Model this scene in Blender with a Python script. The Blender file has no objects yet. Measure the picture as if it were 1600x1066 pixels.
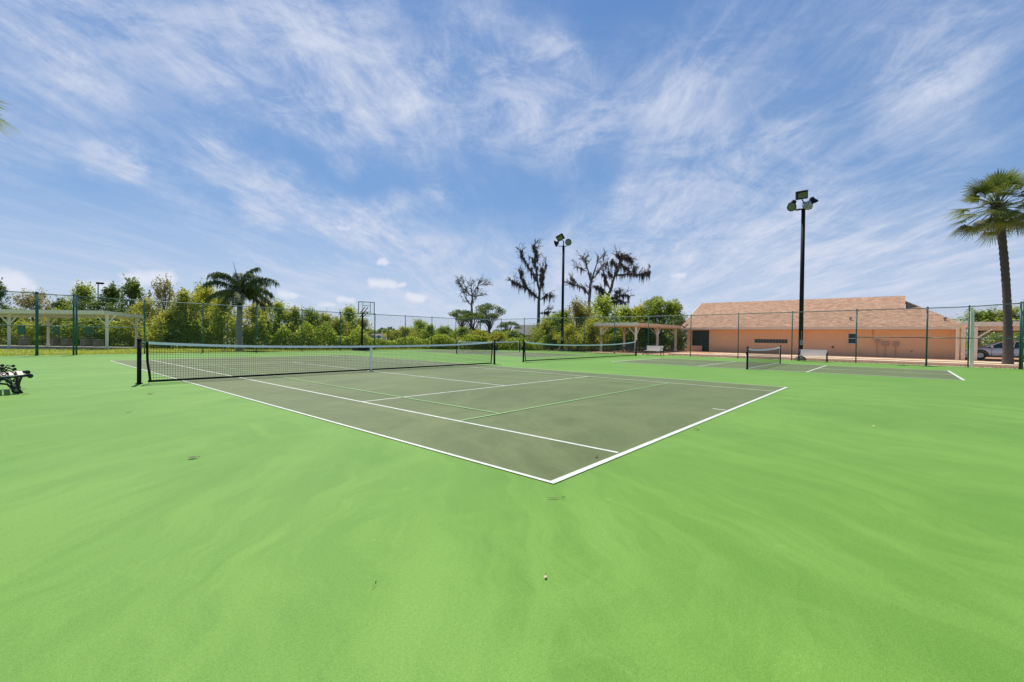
import bpy, math, random
from mathutils import Vector, Matrix
rnd = random.Random(7)
S = bpy.context.scene
COL = S.collection
R_ = math.radians
sin, cos, pi = math.sin, math.cos, math.pi

# ------------------------------------------------------------------ camera (x, y on the court, metres)
CAM = Vector((-3.205, -2.2766, 1.2985)); F = 697.56
YAW, PITCH, ROLL = 0.71476, -0.010369, 0.0131207
fw = Vector((cos(PITCH)*cos(YAW), cos(PITCH)*sin(YAW), sin(PITCH)))
r0 = Vector((sin(YAW), -cos(YAW), 0)); u0 = r0.cross(fw)
rt = r0*cos(ROLL) + u0*sin(ROLL); up = u0*cos(ROLL) - r0*sin(ROLL)
cam = bpy.data.objects.new('camera', bpy.data.cameras.new('camera')); COL.objects.link(cam)
cam.matrix_world = Matrix(((rt.x, up.x, -fw.x, CAM.x), (rt.y, up.y, -fw.y, CAM.y), (rt.z, up.z, -fw.z, CAM.z), (0, 0, 0, 1)))
cam.data.sensor_width = 36; cam.data.lens = F/1600*36; cam.data.clip_end = 5000; cam.data.clip_start = .05
S.camera = cam
hf = Vector((cos(YAW), sin(YAW), 0)); hr = Vector((sin(YAW), -cos(YAW), 0))
def hor(px): return 515.27 + .013117*px
def at(px, D, py=None):                       # where a point seen at px, py stands, D metres away
    p = Vector((CAM.x, CAM.y, 0)) + hf*D + hr*(D*(px-800-(.0131*(530-(py or 530))))/F)
    p.z = 0 if py is None else CAM.z + (hor(px)-py)/F*D
    return p

# ------------------------------------------------------------------ materials
def nodes_of(name):
    m = bpy.data.materials.new(name); m.use_nodes = True
    nt = m.node_tree; b = nt.nodes['Principled BSDF']
    return m, nt, b
def mat(name, col, rough=.8, var=.15, scale=4, metal=0, bump=0, bscale=40, spec=.5, stretch=(1,1,1), alpha=None, trans=0, coord='Object'):
    m, nt, b = nodes_of(name); N, L = nt.nodes, nt.links
    tc = N.new('ShaderNodeTexCoord'); mp = N.new('ShaderNodeMapping'); mp.inputs['Scale'].default_value = stretch
    L.new(tc.outputs[coord], mp.inputs[0])
    n = N.new('ShaderNodeTexNoise'); n.inputs['Scale'].default_value = scale; n.inputs['Detail'].default_value = 6; n.inputs['Roughness'].default_value = .65
    L.new(mp.outputs[0], n.inputs['Vector'])
    mx = N.new('ShaderNodeMix'); mx.data_type = 'RGBA'
    mr = N.new('ShaderNodeMapRange'); mr.inputs[1].default_value = .3; mr.inputs[2].default_value = .7
    L.new(n.outputs['Fac'], mr.inputs[0]); L.new(mr.outputs[0], mx.inputs[0])
    mx.inputs[6].default_value = (*[max(0, c*(1-var)) for c in col], 1); mx.inputs[7].default_value = (*[min(1, c*(1+var)) for c in col], 1)
    L.new(mx.outputs[2], b.inputs['Base Color'])
    b.inputs['Roughness'].default_value = rough; b.inputs['Metallic'].default_value = metal; b.inputs['Specular IOR Level'].default_value = spec
    if bump:
        n2 = N.new('ShaderNodeTexNoise'); n2.inputs['Scale'].default_value = bscale; n2.inputs['Detail'].default_value = 4
        L.new(mp.outputs[0], n2.inputs['Vector']); bp = N.new('ShaderNodeBump'); bp.inputs['Strength'].default_value = bump; bp.inputs['Distance'].default_value = .02
        L.new(n2.outputs['Fac'], bp.inputs['Height']); L.new(bp.outputs[0], b.inputs['Normal'])
    return m
def leafmat(name, col, col2, trans=.5, scale=.5):
    m, nt, b = nodes_of(name); N, L = nt.nodes, nt.links
    at_ = N.new('ShaderNodeAttribute'); at_.attribute_name = 'tone'
    tc = N.new('ShaderNodeTexCoord'); n = N.new('ShaderNodeTexNoise'); n.inputs['Scale'].default_value = scale; n.inputs['Detail'].default_value = 3
    oi = N.new('ShaderNodeObjectInfo')
    L.new(tc.outputs['Object'], n.inputs['Vector'])
    ad = N.new('ShaderNodeMath'); ad.operation = 'MULTIPLY_ADD'; ad.inputs[1].default_value = .5; L.new(at_.outputs['Fac'], ad.inputs[0]); L.new(n.outputs['Fac'], ad.inputs[2])
    ad2 = N.new('ShaderNodeMath'); ad2.operation = 'MULTIPLY_ADD'; ad2.inputs[1].default_value = .35; L.new(oi.outputs['Random'], ad2.inputs[0]); L.new(ad.outputs[0], ad2.inputs[2])
    mr = N.new('ShaderNodeMapRange'); mr.inputs[1].default_value = .55; mr.inputs[2].default_value = 1.2; L.new(ad2.outputs[0], mr.inputs[0])
    mx = N.new('ShaderNodeMix'); mx.data_type = 'RGBA'; L.new(mr.outputs[0], mx.inputs[0])
    mx.inputs[6].default_value = (*col, 1); mx.inputs[7].default_value = (*col2, 1)
    L.new(mx.outputs[2], b.inputs['Base Color']); b.inputs['Roughness'].default_value = .55; b.inputs['Specular IOR Level'].default_value = .3
    t = N.new('ShaderNodeBsdfTranslucent'); hs = N.new('ShaderNodeHueSaturation'); hs.inputs['Value'].default_value = 1.5; hs.inputs['Hue'].default_value = .485
    L.new(mx.outputs[2], hs.inputs['Color']); L.new(hs.outputs[0], t.inputs[0])
    ms = N.new('ShaderNodeMixShader'); ms.inputs[0].default_value = trans
    L.new(b.outputs[0], ms.inputs[1]); L.new(t.outputs[0], ms.inputs[2])
    L.new(ms.outputs[0], N['Material Output'].inputs[0])
    return m

def court_mat(name, base, light, dark, sheen=.35):
    """acrylic court paint: wide squeegee arcs, blotches, scuffs and fine sand grain"""
    m, nt, b = nodes_of(name); N, L = nt.nodes, nt.links
    tc = N.new('ShaderNodeTexCoord')
    def noise(vec, sc, det=5, rg=.6, dist=0):
        n = N.new('ShaderNodeTexNoise'); n.inputs['Scale'].default_value = sc; n.inputs['Detail'].default_value = det
        n.inputs['Roughness'].default_value = rg; n.inputs['Distortion'].default_value = dist; L.new(vec, n.inputs['Vector']); return n
    def mrange(v, a, c, lo=0, hi=1):
        r = N.new('ShaderNodeMapRange'); r.inputs[1].default_value = a; r.inputs[2].default_value = c; r.inputs[3].default_value = lo; r.inputs[4].default_value = hi
        L.new(v, r.inputs[0]); return r.outputs[0]
    def mixc(f, a, c):
        x = N.new('ShaderNodeMix'); x.data_type = 'RGBA'; L.new(f, x.inputs[0])
        for k, v in ((6, a), (7, c)):
            if isinstance(v, tuple): x.inputs[k].default_value = (*v, 1)
            else: L.new(v, x.inputs[k])
        return x.outputs[2]
    O = tc.outputs['Object']
    def mul(a, c_):
        n = N.new('ShaderNodeMath'); n.operation = 'MULTIPLY'
        for k, v in enumerate((a, c_)):
            if isinstance(v, (int, float)): n.inputs[k].default_value = v
            else: L.new(v, n.inputs[k])
        return n.outputs[0]
    warp = noise(O, .5, 3); wv = N.new('ShaderNodeVectorMath'); wv.operation = 'MULTIPLY_ADD'
    L.new(warp.outputs['Color'], wv.inputs[0]); wv.inputs[1].default_value = (1.1, 1.1, 0); L.new(O, wv.inputs[2])
    big = noise(O, .30, 4); grain = noise(O, 190, 3, .7); grain2 = noise(O, 60, 3, .7); scuff = noise(wv.outputs[0], 2.2, 9, .78, .8); blot = noise(O, 1.1, 6, .6, .6)
    c = mixc(mrange(blot.outputs['Fac'], .30, .70, .15, .75), dark, base)
    # squeegee drags: concentric sweeps about several pivots, each showing only in patches
    for k, (px_, py_, fr, am) in enumerate(((-1.1, -.2, 1.1, .62), (1.6, -2.9, .8, .6), (5.5, -3.5, .6, .55), (-5.5, 4.5, .75, .6), (9.5, -6.0, .5, .5))):
        sub = N.new('ShaderNodeVectorMath'); sub.operation = 'SUBTRACT'; L.new(wv.outputs[0], sub.inputs[0]); sub.inputs[1].default_value = (px_+.55, py_+.55, 0)
        ln = N.new('ShaderNodeVectorMath'); ln.operation = 'LENGTH'; L.new(sub.outputs[0], ln.inputs[0])
        sp = N.new('ShaderNodeSeparateXYZ'); L.new(sub.outputs[0], sp.inputs[0])
        an = N.new('ShaderNodeMath'); an.operation = 'ARCTAN2'; L.new(sp.outputs[1], an.inputs[0]); L.new(sp.outputs[0], an.inputs[1])
        cb = N.new('ShaderNodeCombineXYZ'); L.new(mul(ln.outputs['Value'], fr*2.4), cb.inputs[0]); L.new(mul(an.outputs[0], .55), cb.inputs[1]); cb.inputs[2].default_value = k*7.3
        a_ = noise(cb.outputs[0], 1.2, 5, .72)
        of = N.new('ShaderNodeVectorMath'); of.operation = 'ADD'; L.new(O, of.inputs[0]); of.inputs[1].default_value = (k*31, k*17, 0)
        msk = noise(of.outputs[0], .28, 3)
        edge = mrange(a_.outputs['Fac'], .47, .60)
        c = mixc(mul(mul(edge, mrange(msk.outputs['Fac'], .42, .60)), am), c, light)
    c = mixc(mrange(big.outputs['Fac'], .35, .7, 0, .30), c, light)
    c = mixc(mrange(scuff.outputs['Fac'], .60, .74, 0, .30), c, tuple(min(1, v*1.5+.04) for v in light))
    st = noise(O, 14, 4, .8); c = mixc(mrange(st.outputs['Fac'], .70, .76, 0, .55), c, tuple(v*.55 for v in dark))
    g = N.new('ShaderNodeMath'); g.operation = 'MULTIPLY'; L.new(mrange(grain.outputs['Fac'], .3, .7, .70, 1.30), g.inputs[0]); L.new(mrange(grain2.outputs['Fac'], .3, .7, .90, 1.10), g.inputs[1])
    hs = N.new('ShaderNodeHueSaturation'); L.new(c, hs.inputs['Color']); L.new(g.outputs[0], hs.inputs['Value'])
    L.new(hs.outputs[0], b.inputs['Base Color'])
    b.inputs['Roughness'].default_value = .6; b.inputs['Specular IOR Level'].default_value = sheen
    bp = N.new('ShaderNodeBump'); bp.inputs['Strength'].default_value = .35; bp.inputs['Distance'].default_value = .003
    L.new(grain.outputs['Fac'], bp.inputs['Height']); L.new(bp.outputs[0], b.inputs['Normal'])
    return m

M = {}
M['green'] = court_mat('court_green', (.138, .286, .034), (.184, .344, .052), (.112, .250, .032), .2)
M['grey'] = court_mat('court_grey', (.130, .164, .052), (.168, .204, .074), (.098, .126, .042), .2)
M['line'] = mat('line_paint', (.64, .66, .54), .7, .18, 9)
M['gline'] = mat('green_line_paint', (.24, .44, .13), .6, .08, 6)
M['black'] = mat('black_metal', (.010, .0105, .012), .7, .2, 8, spec=.25)
M['netting'] = mat('net_cord', (.02, .022, .022), .9, .1, 20)
M['band'] = mat('white_band', (.88, .90, .90), .7, .08, 14, bump=.3)
M['whitecord'] = mat('white_cord', (.93, .93, .90), .7, .08, 14)
M['teal'] = mat('fence_paint', (.032, .125, .105), .5, .25, 6, metal=.2)
M['rail'] = mat('fence_rail', (.13, .19, .165), .5, .25, 6, metal=.2)
M['cream'] = mat('cream_paint', (.94, .86, .66), .75, .06, 3, bump=.2)
M['tan'] = mat('tan_timber', (.84, .60, .36), .8, .1, 3, bump=.2)
M['bark'] = mat('bark', (.13, .10, .075), .95, .35, 6, bump=.8, bscale=14, stretch=(1, 1, .3))
M['palebark'] = mat('pale_bark', (.22, .20, .18), .95, .3, 6, bump=.6, bscale=14, stretch=(1, 1, .3))
M['palmbark'] = mat('palm_bark', (.095, .068, .064), .95, .3, 10, bump=1, bscale=10, stretch=(1, 1, 2.5))
M['qbark'] = mat('queen_palm_bark', (.26, .24, .22), .95, .2, 10, bump=.6, bscale=6, stretch=(.4, .4, 3))
M['moss'] = leafmat('hanging_moss', (.060, .052, .043), (.20, .165, .135), .3)
M['leaf_y'] = leafmat('leaves_yellow_green', (.175, .225, .022), (.46, .46, .055), .6)
M['leaf_g'] = leafmat('leaves_green', (.12, .195, .022), (.33, .40, .048), .57)
M['leaf_d'] = leafmat('leaves_dark', (.055, .105, .020), (.17, .23, .042), .46)
M['leaf_b'] = leafmat('leaves_olive', (.14, .15, .030), (.36, .31, .075), .52)
M['palmleaf'] = leafmat('palm_leaves', (.045, .080, .018), (.22, .255, .045), .42, 1.5)
M['qleaf'] = leafmat('queen_palm_leaves', (.045, .080, .022), (.19, .22, .055), .4, 1.5)
M['grass'] = leafmat('grass_blades', (.18, .23, .012), (.40, .44, .035), .5, .3)
M['soil'] = mat('soil', (.09, .085, .045), .95, .3, .6, bump=.4, bscale=8)
M['lawn'] = mat('lawn', (.26, .30, .025), .95, .25, .7, bump=.6, bscale=25)
M['sand'] = mat('sandy_edge', (.48, .40, .25), .95, .25, 3, bump=.6, bscale=20)
M['dirt'] = mat('orange_ground', (.56, .29, .15), .95, .18, 1.2, bump=.3, bscale=20)
M['kerb'] = mat('kerb_concrete', (.86, .68, .44), .9, .1, 2, bump=.2)
M['concrete'] = mat('concrete', (.30, .29, .25), .95, .2, 3, bump=.5)
M['fasciapaint'] = mat('fascia_paint', (.92, .76, .56), .8, .05, 3)
M['warmcream'] = mat('warm_cream_paint', (.96, .80, .56), .8, .05, 3)
M['base'] = mat('stained_concrete', (.13, .12, .085), .95, .3, 5, bump=.5)
M['pale_path'] = mat('pale_path', (.6, .62, .6), .9, .1, 2)
M['slat'] = mat('bench_slat', (.78, .64, .54), .7, .1, 5, stretch=(1, .2, 1))
M['iron'] = mat('cast_iron', (.014, .013, .018), .5, .3, 12)
M['glass_dark'] = mat('lamp_glass', (.16, .17, .10), .25, .2, 8)
M['reflector'] = mat('lamp_housing', (.30, .31, .33), .45, .15, 8, metal=.3)
M['boardgreen'] = mat('board_green', (.03, .16, .11), .6, .1, 4)
M['greywood'] = mat('weathered_wood', (.20, .18, .16), .9, .2, 4, stretch=(.3, 1, 1))
M['orange'] = mat('rim_paint', (.55, .11, .05), .5, .1, 5)
M['water'] = mat('water', (.45, .52, .6), .15, .1, .05)
M['deadleaf'] = mat('dead_leaf', (.10, .06, .025), .8, .3, 30)
M['screen'] = mat('dark_screen', (.030, .040, .042), .5, .2, 5)
M['utility'] = mat('utility_box', (.48, .33, .24), .6, .1, 5)
M['trim'] = mat('window_trim', (.6, .62, .6), .6, .05, 5)
M['pane'] = mat('window_glass', (.02, .05, .05), .12, .1, 2)
M['dark'] = mat('vent_dark', (.015, .013, .012), .9, .1, 5)
M['tyre'] = mat('tyre', (.02, .02, .02), .85, .1, 10)
M['alloy'] = mat('alloy', (.45, .46, .48), .35, .1, 10, metal=.7)
M['carglass'] = mat('car_glass', (.02, .025, .035), .08, .1, 2)
M['carpaint'] = mat('silver_paint', (.78, .81, .88), .3, .03, 2, metal=.1)
M['redlamp'] = mat('tail_light', (.3, .02, .02), .3, .1, 5)
M['clearlamp'] = mat('headlight', (.6, .62, .65), .15, .05, 5)

def stucco():
    m, nt, b = nodes_of('stucco'); N, L = nt.nodes, nt.links
    tc = N.new('ShaderNodeTexCoord'); mp = N.new('ShaderNodeMapping'); mp.inputs['Scale'].default_value = (1, 1, .35); L.new(tc.outputs['Object'], mp.inputs[0])
    n = N.new('ShaderNodeTexNoise'); n.inputs['Scale'].default_value = .9; n.inputs['Detail'].default_value = 8; L.new(mp.outputs[0], n.inputs['Vector'])
    mx = N.new('ShaderNodeMix'); mx.data_type = 'RGBA'; L.new(n.outputs['Fac'], mx.inputs[0])
    mx.inputs[6].default_value = (.82, .47, .245, 1); mx.inputs[7].default_value = (.93, .60, .345, 1)
    sp = N.new('ShaderNodeSeparateXYZ'); L.new(tc.outputs['Object'], sp.inputs[0])   # browner towards the foot of the wall, broken up by noise
    ad = N.new('ShaderNodeMath'); ad.operation = 'MULTIPLY_ADD'; ad.inputs[1].default_value = -.8; L.new(n.outputs['Fac'], ad.inputs[0]); L.new(sp.outputs[2], ad.inputs[2])
    mr = N.new('ShaderNodeMapRange'); mr.inputs[1].default_value = -.35; mr.inputs[2].default_value = .3; mr.inputs[3].default_value = .45; mr.inputs[4].default_value = 0; L.new(ad.outputs[0], mr.inputs[0])
    m2 = N.new('ShaderNodeMix'); m2.data_type = 'RGBA'; L.new(mr.outputs[0], m2.inputs[0]); L.new(mx.outputs[2], m2.inputs[6]); m2.inputs[7].default_value = (.52, .32, .22, 1)
    L.new(m2.outputs[2], b.inputs['Base Color']); b.inputs['Roughness'].default_value = .9
    n2 = N.new('ShaderNodeTexNoise'); n2.inputs['Scale'].default_value = 30; bp = N.new('ShaderNodeBump'); bp.inputs['Strength'].default_value = .4; bp.inputs['Distance'].default_value = .02
    L.new(tc.outputs['Object'], n2.inputs['Vector']); L.new(n2.outputs['Fac'], bp.inputs['Height']); L.new(bp.outputs[0], b.inputs['Normal'])
    return m
M['stucco'] = stucco()
def shingles():
    m, nt, b = nodes_of('shingles'); N, L = nt.nodes, nt.links
    tc = N.new('ShaderNodeTexCoord'); mp = N.new('ShaderNodeMapping'); L.new(tc.outputs['UV'], mp.inputs[0])
    br = N.new('ShaderNodeTexBrick'); L.new(mp.outputs[0], br.inputs['Vector']); br.inputs['Scale'].default_value = 1
    br.inputs['Brick Width'].default_value = .33; br.inputs['Row Height'].default_value = .16; br.inputs['Mortar Size'].default_value = .012; br.offset = .5
    br.inputs['Color1'].default_value = (.41, .212, .108, 1); br.inputs['Color2'].default_value = (.62, .34, .185, 1); br.inputs['Mortar'].default_value = (.33, .18, .10, 1)
    n = N.new('ShaderNodeTexNoise'); n.inputs['Scale'].default_value = 2.2; n.inputs['Detail'].default_value = 8; n.inputs['Roughness'].default_value = .75; L.new(tc.outputs['UV'], n.inputs['Vector'])
    mr = N.new('ShaderNodeMapRange'); mr.inputs[1].default_value = .3; mr.inputs[2].default_value = .7; mr.inputs[3].default_value = .62; mr.inputs[4].default_value = 1.2; L.new(n.outputs['Fac'], mr.inputs[0])
    hs = N.new('ShaderNodeHueSaturation'); L.new(br.outputs['Color'], hs.inputs['Color']); L.new(mr.outputs[0], hs.inputs['Value']); hs.inputs['Saturation'].default_value = .92
    L.new(hs.outputs[0], b.inputs['Base Color']); b.inputs['Roughness'].default_value = .95
    bp = N.new('ShaderNodeBump'); bp.inputs['Strength'].default_value = .5; bp.inputs['Distance'].default_value = .02; L.new(br.outputs['Fac'], bp.inputs['Height']); bp.invert = True; L.new(bp.outputs[0], b.inputs['Normal'])
    return m
M['shingle'] = shingles()
def chainlink():
    m, nt, b = nodes_of('chain_link'); N, L = nt.nodes, nt.links
    tc = N.new('ShaderNodeTexCoord'); sp = N.new('ShaderNodeSeparateXYZ'); L.new(tc.outputs['UV'], sp.inputs[0])
    def mth(op, a, c=None):
        n = N.new('ShaderNodeMath'); n.operation = op
        for i, v in enumerate((a, c)):
            if v is None: continue
            if isinstance(v, (int, float)): n.inputs[i].default_value = v
            else: L.new(v, n.inputs[i])
        return n.outputs[0]
    P = .072
    def wires(v):
        q = mth('FRACT', mth('DIVIDE', v, P)); return mth('LESS_THAN', q, .060)
    a = wires(mth('ADD', sp.outputs[0], sp.outputs[1])); c = wires(mth('ADD', mth('SUBTRACT', sp.outputs[0], sp.outputs[1]), 500))
    w = mth('MAXIMUM', a, c)
    b.inputs['Base Color'].default_value = (.03, .14, .11, 1); b.inputs['Roughness'].default_value = .5
    t = N.new('ShaderNodeBsdfTransparent'); ms = N.new('ShaderNodeMixShader')
    L.new(w, ms.inputs[0]); L.new(t.outputs[0], ms.inputs[1]); L.new(b.outputs[0], ms.inputs[2]); L.new(ms.outputs[0], N['Material Output'].inputs[0])
    return m
M['chain'] = chainlink()

# ------------------------------------------------------------------ mesh builder
ORG = {}
class MB:
    def __init__(s): s.v = []; s.f = []; s.tone = []; s.uv = None
    def quad(s, a, b, c, d, tone=None):
        i = len(s.v); s.v += [a, b, c, d]; s.f.append((i, i+1, i+2, i+3))
        if tone is not None: s.tone += [tone]*4
        return s
    def poly(s, pts):
        i = len(s.v); s.v += list(pts); s.f.append(tuple(range(i, i+len(pts)))); return s
    def box(s, c, size, rot=None, taper=1):
        c = Vector(c); hx, hy, hz = [k/2 for k in size]; i = len(s.v)
        for z in (-1, 1):
            t = taper if z > 0 else 1
            for x, y in ((-1, -1), (1, -1), (1, 1), (-1, 1)):
                p = Vector((x*hx*t, y*hy*t, z*hz)); s.v.append(c + (rot @ p if rot else p))
        s.f += [(i, i+3, i+2, i+1), (i+4, i+5, i+6, i+7)] + [(i+k, i+(k+1) % 4, i+4+(k+1) % 4, i+4+k) for k in range(4)]
        return s
    def beam(s, a, b, w, h, upv=Vector((0, 0, 1))):
        a, b = Vector(a), Vector(b); d = b-a; L = d.length; d.normalize()
        sx = d.cross(upv)
        if sx.length < 1e-4: sx = d.cross(Vector((0, 1, 0)))
        sx.normalize(); uz = sx.cross(d)
        return s.box((a+b)/2, (L, w, h), Matrix((d, sx, uz)).transposed())
    def tube(s, pts, r, n=8, cap=True):
        pts = [Vector(p) for p in pts]; m = len(pts)
        rs = r if isinstance(r, (list, tuple)) else [r]*m
        i0 = len(s.v); prev = None
        for k, p in enumerate(pts):
            d = (pts[min(k+1, m-1)]-pts[max(k-1, 0)]); d = d.normalized() if d.length > 1e-9 else Vector((0, 0, 1))
            if prev is None:
                a = d.cross(Vector((0, 0, 1)) if abs(d.z) < .9 else Vector((1, 0, 0))).normalized()
            else:
                a = (prev - d*prev.dot(d)).normalized()
            prev = a; b = d.cross(a)
            for j in range(n):
                t = 2*pi*j/n; s.v.append(p + (a*cos(t)+b*sin(t))*rs[k])
        for k in range(m-1):
            for j in range(n):
                s.f.append((i0+k*n+j, i0+k*n+(j+1) % n, i0+(k+1)*n+(j+1) % n, i0+(k+1)*n+j))
        if cap: s.f += [tuple(i0+j for j in reversed(range(n))), tuple(i0+(m-1)*n+j for j in range(n))]
        return s
    def lathe(s, c, axis, prof, n=16):           # prof: (distance along axis, radius)
        axis = Vector(axis).normalized(); c = Vector(c)
        return s.tube_exact([(c+axis*d, r) for d, r in prof], axis, n)
    def tube_exact(s, pr, ax, n):
        a = ax.cross(Vector((0, 0, 1)) if abs(ax.z) < .9 else Vector((1, 0, 0))).normalized(); b = ax.cross(a); i0 = len(s.v)
        for p, r in pr:
            for j in range(n): t = 2*pi*j/n; s.v.append(p+(a*cos(t)+b*sin(t))*max(r, 1e-4))
        for k in range(len(pr)-1):
            for j in range(n): s.f.append((i0+k*n+j, i0+k*n+(j+1) % n, i0+(k+1)*n+(j+1) % n, i0+(k+1)*n+j))
        return s
    def leaf(s, p, size, d=None, asp=.55):
        if d is None: d = Vector((rnd.gauss(0, 1), rnd.gauss(0, 1), rnd.gauss(0, 1)))
        d = d.normalized(); a = d.cross(Vector((rnd.gauss(0, 1), rnd.gauss(0, 1), rnd.gauss(0, 1)))).normalized()
        h = d*size*.5; w = a*size*.5*asp; t = rnd.random()
        s.quad(p-h, p+w, p+h, p-w, t)
    def build(s, name, m, parent=None, smooth=False, local=False):
        o_ = Vector((0, 0, 0))
        if parent is not None and not local: o_ = ORG.get(parent.name, Vector((0, 0, 0)))
        me = bpy.data.meshes.new(name); me.from_pydata([tuple(Vector(v)-o_) for v in s.v], [], s.f)
        if s.tone and len(s.tone) == len(s.v):
            a = me.attributes.new('tone', 'FLOAT', 'POINT'); a.data.foreach_set('value', s.tone)
        if s.uv:
            uvl = me.uv_layers.new(name='UVMap')
            for lp in me.loops: uvl.data[lp.index].uv = s.uv(s.v[lp.vertex_index])
        me.materials.append(M[m] if isinstance(m, str) else m)
        if smooth: me.polygons.foreach_set('use_smooth', [True]*len(me.polygons))
        me.update()
        o = bpy.data.objects.new(name, me); COL.objects.link(o)
        if parent is not None:
            o.parent = parent; ORG[o.name] = ORG.get(parent.name, Vector((0, 0, 0))) if not local else Vector((0, 0, 0))
        return o
def tag(o, label=None, cat=None, group=None, kind=None):
    for k, v in (('label', label), ('category', cat), ('group', group), ('kind', kind)):
        if v: o[k] = v
    return o
def thing(name, label, cat, loc=(0, 0, 0), group=None):
    o = bpy.data.objects.new(name, None); COL.objects.link(o); o.location = loc; o.empty_display_size = .3
    ORG[o.name] = Vector(loc); return tag(o, label, cat, group)
def copy_tree(o, parent=None):
    c = o.copy(); COL.objects.link(c)
    if parent: c.parent = parent
    for ch in list(o.children): copy_tree(ch, c)
    return c
def V(*a): return Vector(a)

# ------------------------------------------------------------------ ground and court
def sheet(name, x0, y0, x1, y1, z, m, kind='structure'):
    o = MB().quad(V(x0, y0, z), V(x1, y0, z), V(x1, y1, z), V(x0, y1, z)).build(name, m); tag(o, kind=kind); return o
sheet('ground', -1500, -1500, 2500, 2500, -.09, 'soil')
# court slab with real thickness
tag(MB().box((8.6, 7.5, -.06), (43.4, 47.6, .12)).build('court', 'green'), kind='structure')      # x -13.1..30.3, y -16.3..31.3
def rect_lines(b, x0, y0, x1, y1, w, z, wb=None):
    wb = wb or w
    b.quad(V(x0, y0, z), V(x1, y0, z), V(x1, y0+wb, z), V(x0, y0+wb, z)); b.quad(V(x0, y1-wb, z), V(x1, y1-wb, z), V(x1, y1, z), V(x0, y1, z))
    b.quad(V(x0, y0+wb, z), V(x0+w, y0+wb, z), V(x0+w, y1-wb, z), V(x0, y1-wb, z)); b.quad(V(x1-w, y0+wb, z), V(x1, y0+wb, z), V(x1, y1-wb, z), V(x1-w, y1-wb, z))
def q(b, x0, y0, x1, y1, z): b.quad(V(x0, y0, z), V(x1, y0, z), V(x1, y1, z), V(x0, y1, z))
sheet('tennis_court_paint', 0, 0, 10.97, 23.77, .004, 'grey')
sheet('pickleball_court_paint', 18.3, -4.0, 25.0, 9.45, .004, 'grey')
sheet('far_pickleball_court_paint', 18.6, 14.9, 25.2, 28.3, .004, 'grey')
b = MB(); z = .008
rect_lines(b, 0, 0, 10.97, 23.77, .045, z, .066)
for x in (1.345, 9.575): q(b, x, .095, x+.052, 23.675, z)
for y in (5.46, 18.26): q(b, 1.397, y, 9.575, y+.052, z)
q(b, 5.46, 5.512, 5.512, 18.26, z)
q(b, 5.46, .095, 5.512, .32, z); q(b, 5.46, 23.45, 5.512, 23.675, z)
for (y0) in (-4.0, 14.9):
    x0, x1 = (18.3, 25.0) if y0 < 0 else (18.6, 25.2)
    rect_lines(b, x0, y0, x1, y0+13.42, .085, z, .085)
    for s in (-2.18, 2.13): q(b, x0+.085, y0+6.71+s, x1-.085, y0+6.77+s, z)
    q(b, (x0+x1)/2-.04, y0+.09, (x0+x1)/2+.04, y0+4.53, z); q(b, (x0+x1)/2-.04, y0+8.90, (x0+x1)/2+.04, y0+13.33, z)
tag(b.build('court_lines', 'line'), kind='structure')
b = MB(); z = .012
for y in (2.71, 20.98): q(b, 1.40, y, 9.57, y+.05, z)
for x in (2.26, 8.66): q(b, x, 2.762, x+.05, 20.978, z)
tag(b.build('green_court_lines', 'gline'), kind='structure')

sheet('lawn', -60, 31.3, 30.3, 60, -.03, 'lawn')
sheet('sandy_edge', 30.3, -30, 32.2, 31.3, -.045, 'sand')
sheet('orange_ground', 32.2, -40, 90, 19.5, -.05, 'dirt')
tag(MB().box((33.4, -11, .01), (1.3, 46, .18)).build('near_kerb', 'kerb'), kind='structure')
tag(MB().box((37.6, -12, -.0), (1.9, 44, .14)).build('far_kerb', 'kerb'), kind='structure')
# path by the picnic shelter
p0, p1, p2, p3 = at(-160, 30.6), at(122, 31.6), at(150, 33.2), at(-160, 32.4)
tag(MB().quad(V(p0.x, p0.y, -.018), V(p1.x, p1.y, -.018), V(p2.x, p2.y, -.018), V(p3.x, p3.y, -.018)).build('path', 'pale_path'), kind='structure')
# lake far behind the shrubs
a0, a1, a2, a3 = at(380, 120), at(900, 120), at(900, 700), at(380, 700)
tag(MB().quad(*[V(p.x, p.y, -.07) for p in (a0, a1, a2, a3)]).build('lake', 'water'), kind='structure')

# grass blades along the lawn
b = MB()
for _ in range(26000):
    if rnd.random() < .35: x, y = rnd.uniform(-14, 30), 31.3+abs(rnd.gauss(0, .25))
    else: x, y = rnd.uniform(-16, 30), rnd.uniform(31.3, 42)
    h = rnd.uniform(.05, .15); a = rnd.uniform(0, pi); w = V(cos(a), sin(a), 0)*.012; l = V(rnd.gauss(0, .04), rnd.gauss(0, .04), h)
    p = V(x, y, -.035); b.quad(p-w, p+w, p+l+w*.2, p+l-w*.2, rnd.random())
tag(b.build('grass', 'grass'), 'short yellow green grass on the strip behind the back fence', 'grass', kind='stuff')
b = MB()
for _ in range(5000):
    x, y = 30.35+abs(rnd.gauss(0, .35)), rnd.uniform(-9, 31)
    if rnd.random() < .5 and (sin(y*1.7)+sin(y*.63+1) < .2): continue
    h = rnd.uniform(.03, .12); a = rnd.uniform(0, pi); w = V(cos(a), sin(a), 0)*.015; l = V(rnd.gauss(0, .05), rnd.gauss(0, .05), h)
    p = V(x, y, -.045); b.quad(p-w, p+w, p+l+w*.2, p+l-w*.2, rnd.random())
tag(b.build('weeds', 'leaf_b'), 'low dry weeds along the sandy edge of the court', 'weeds', kind='stuff')

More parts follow.
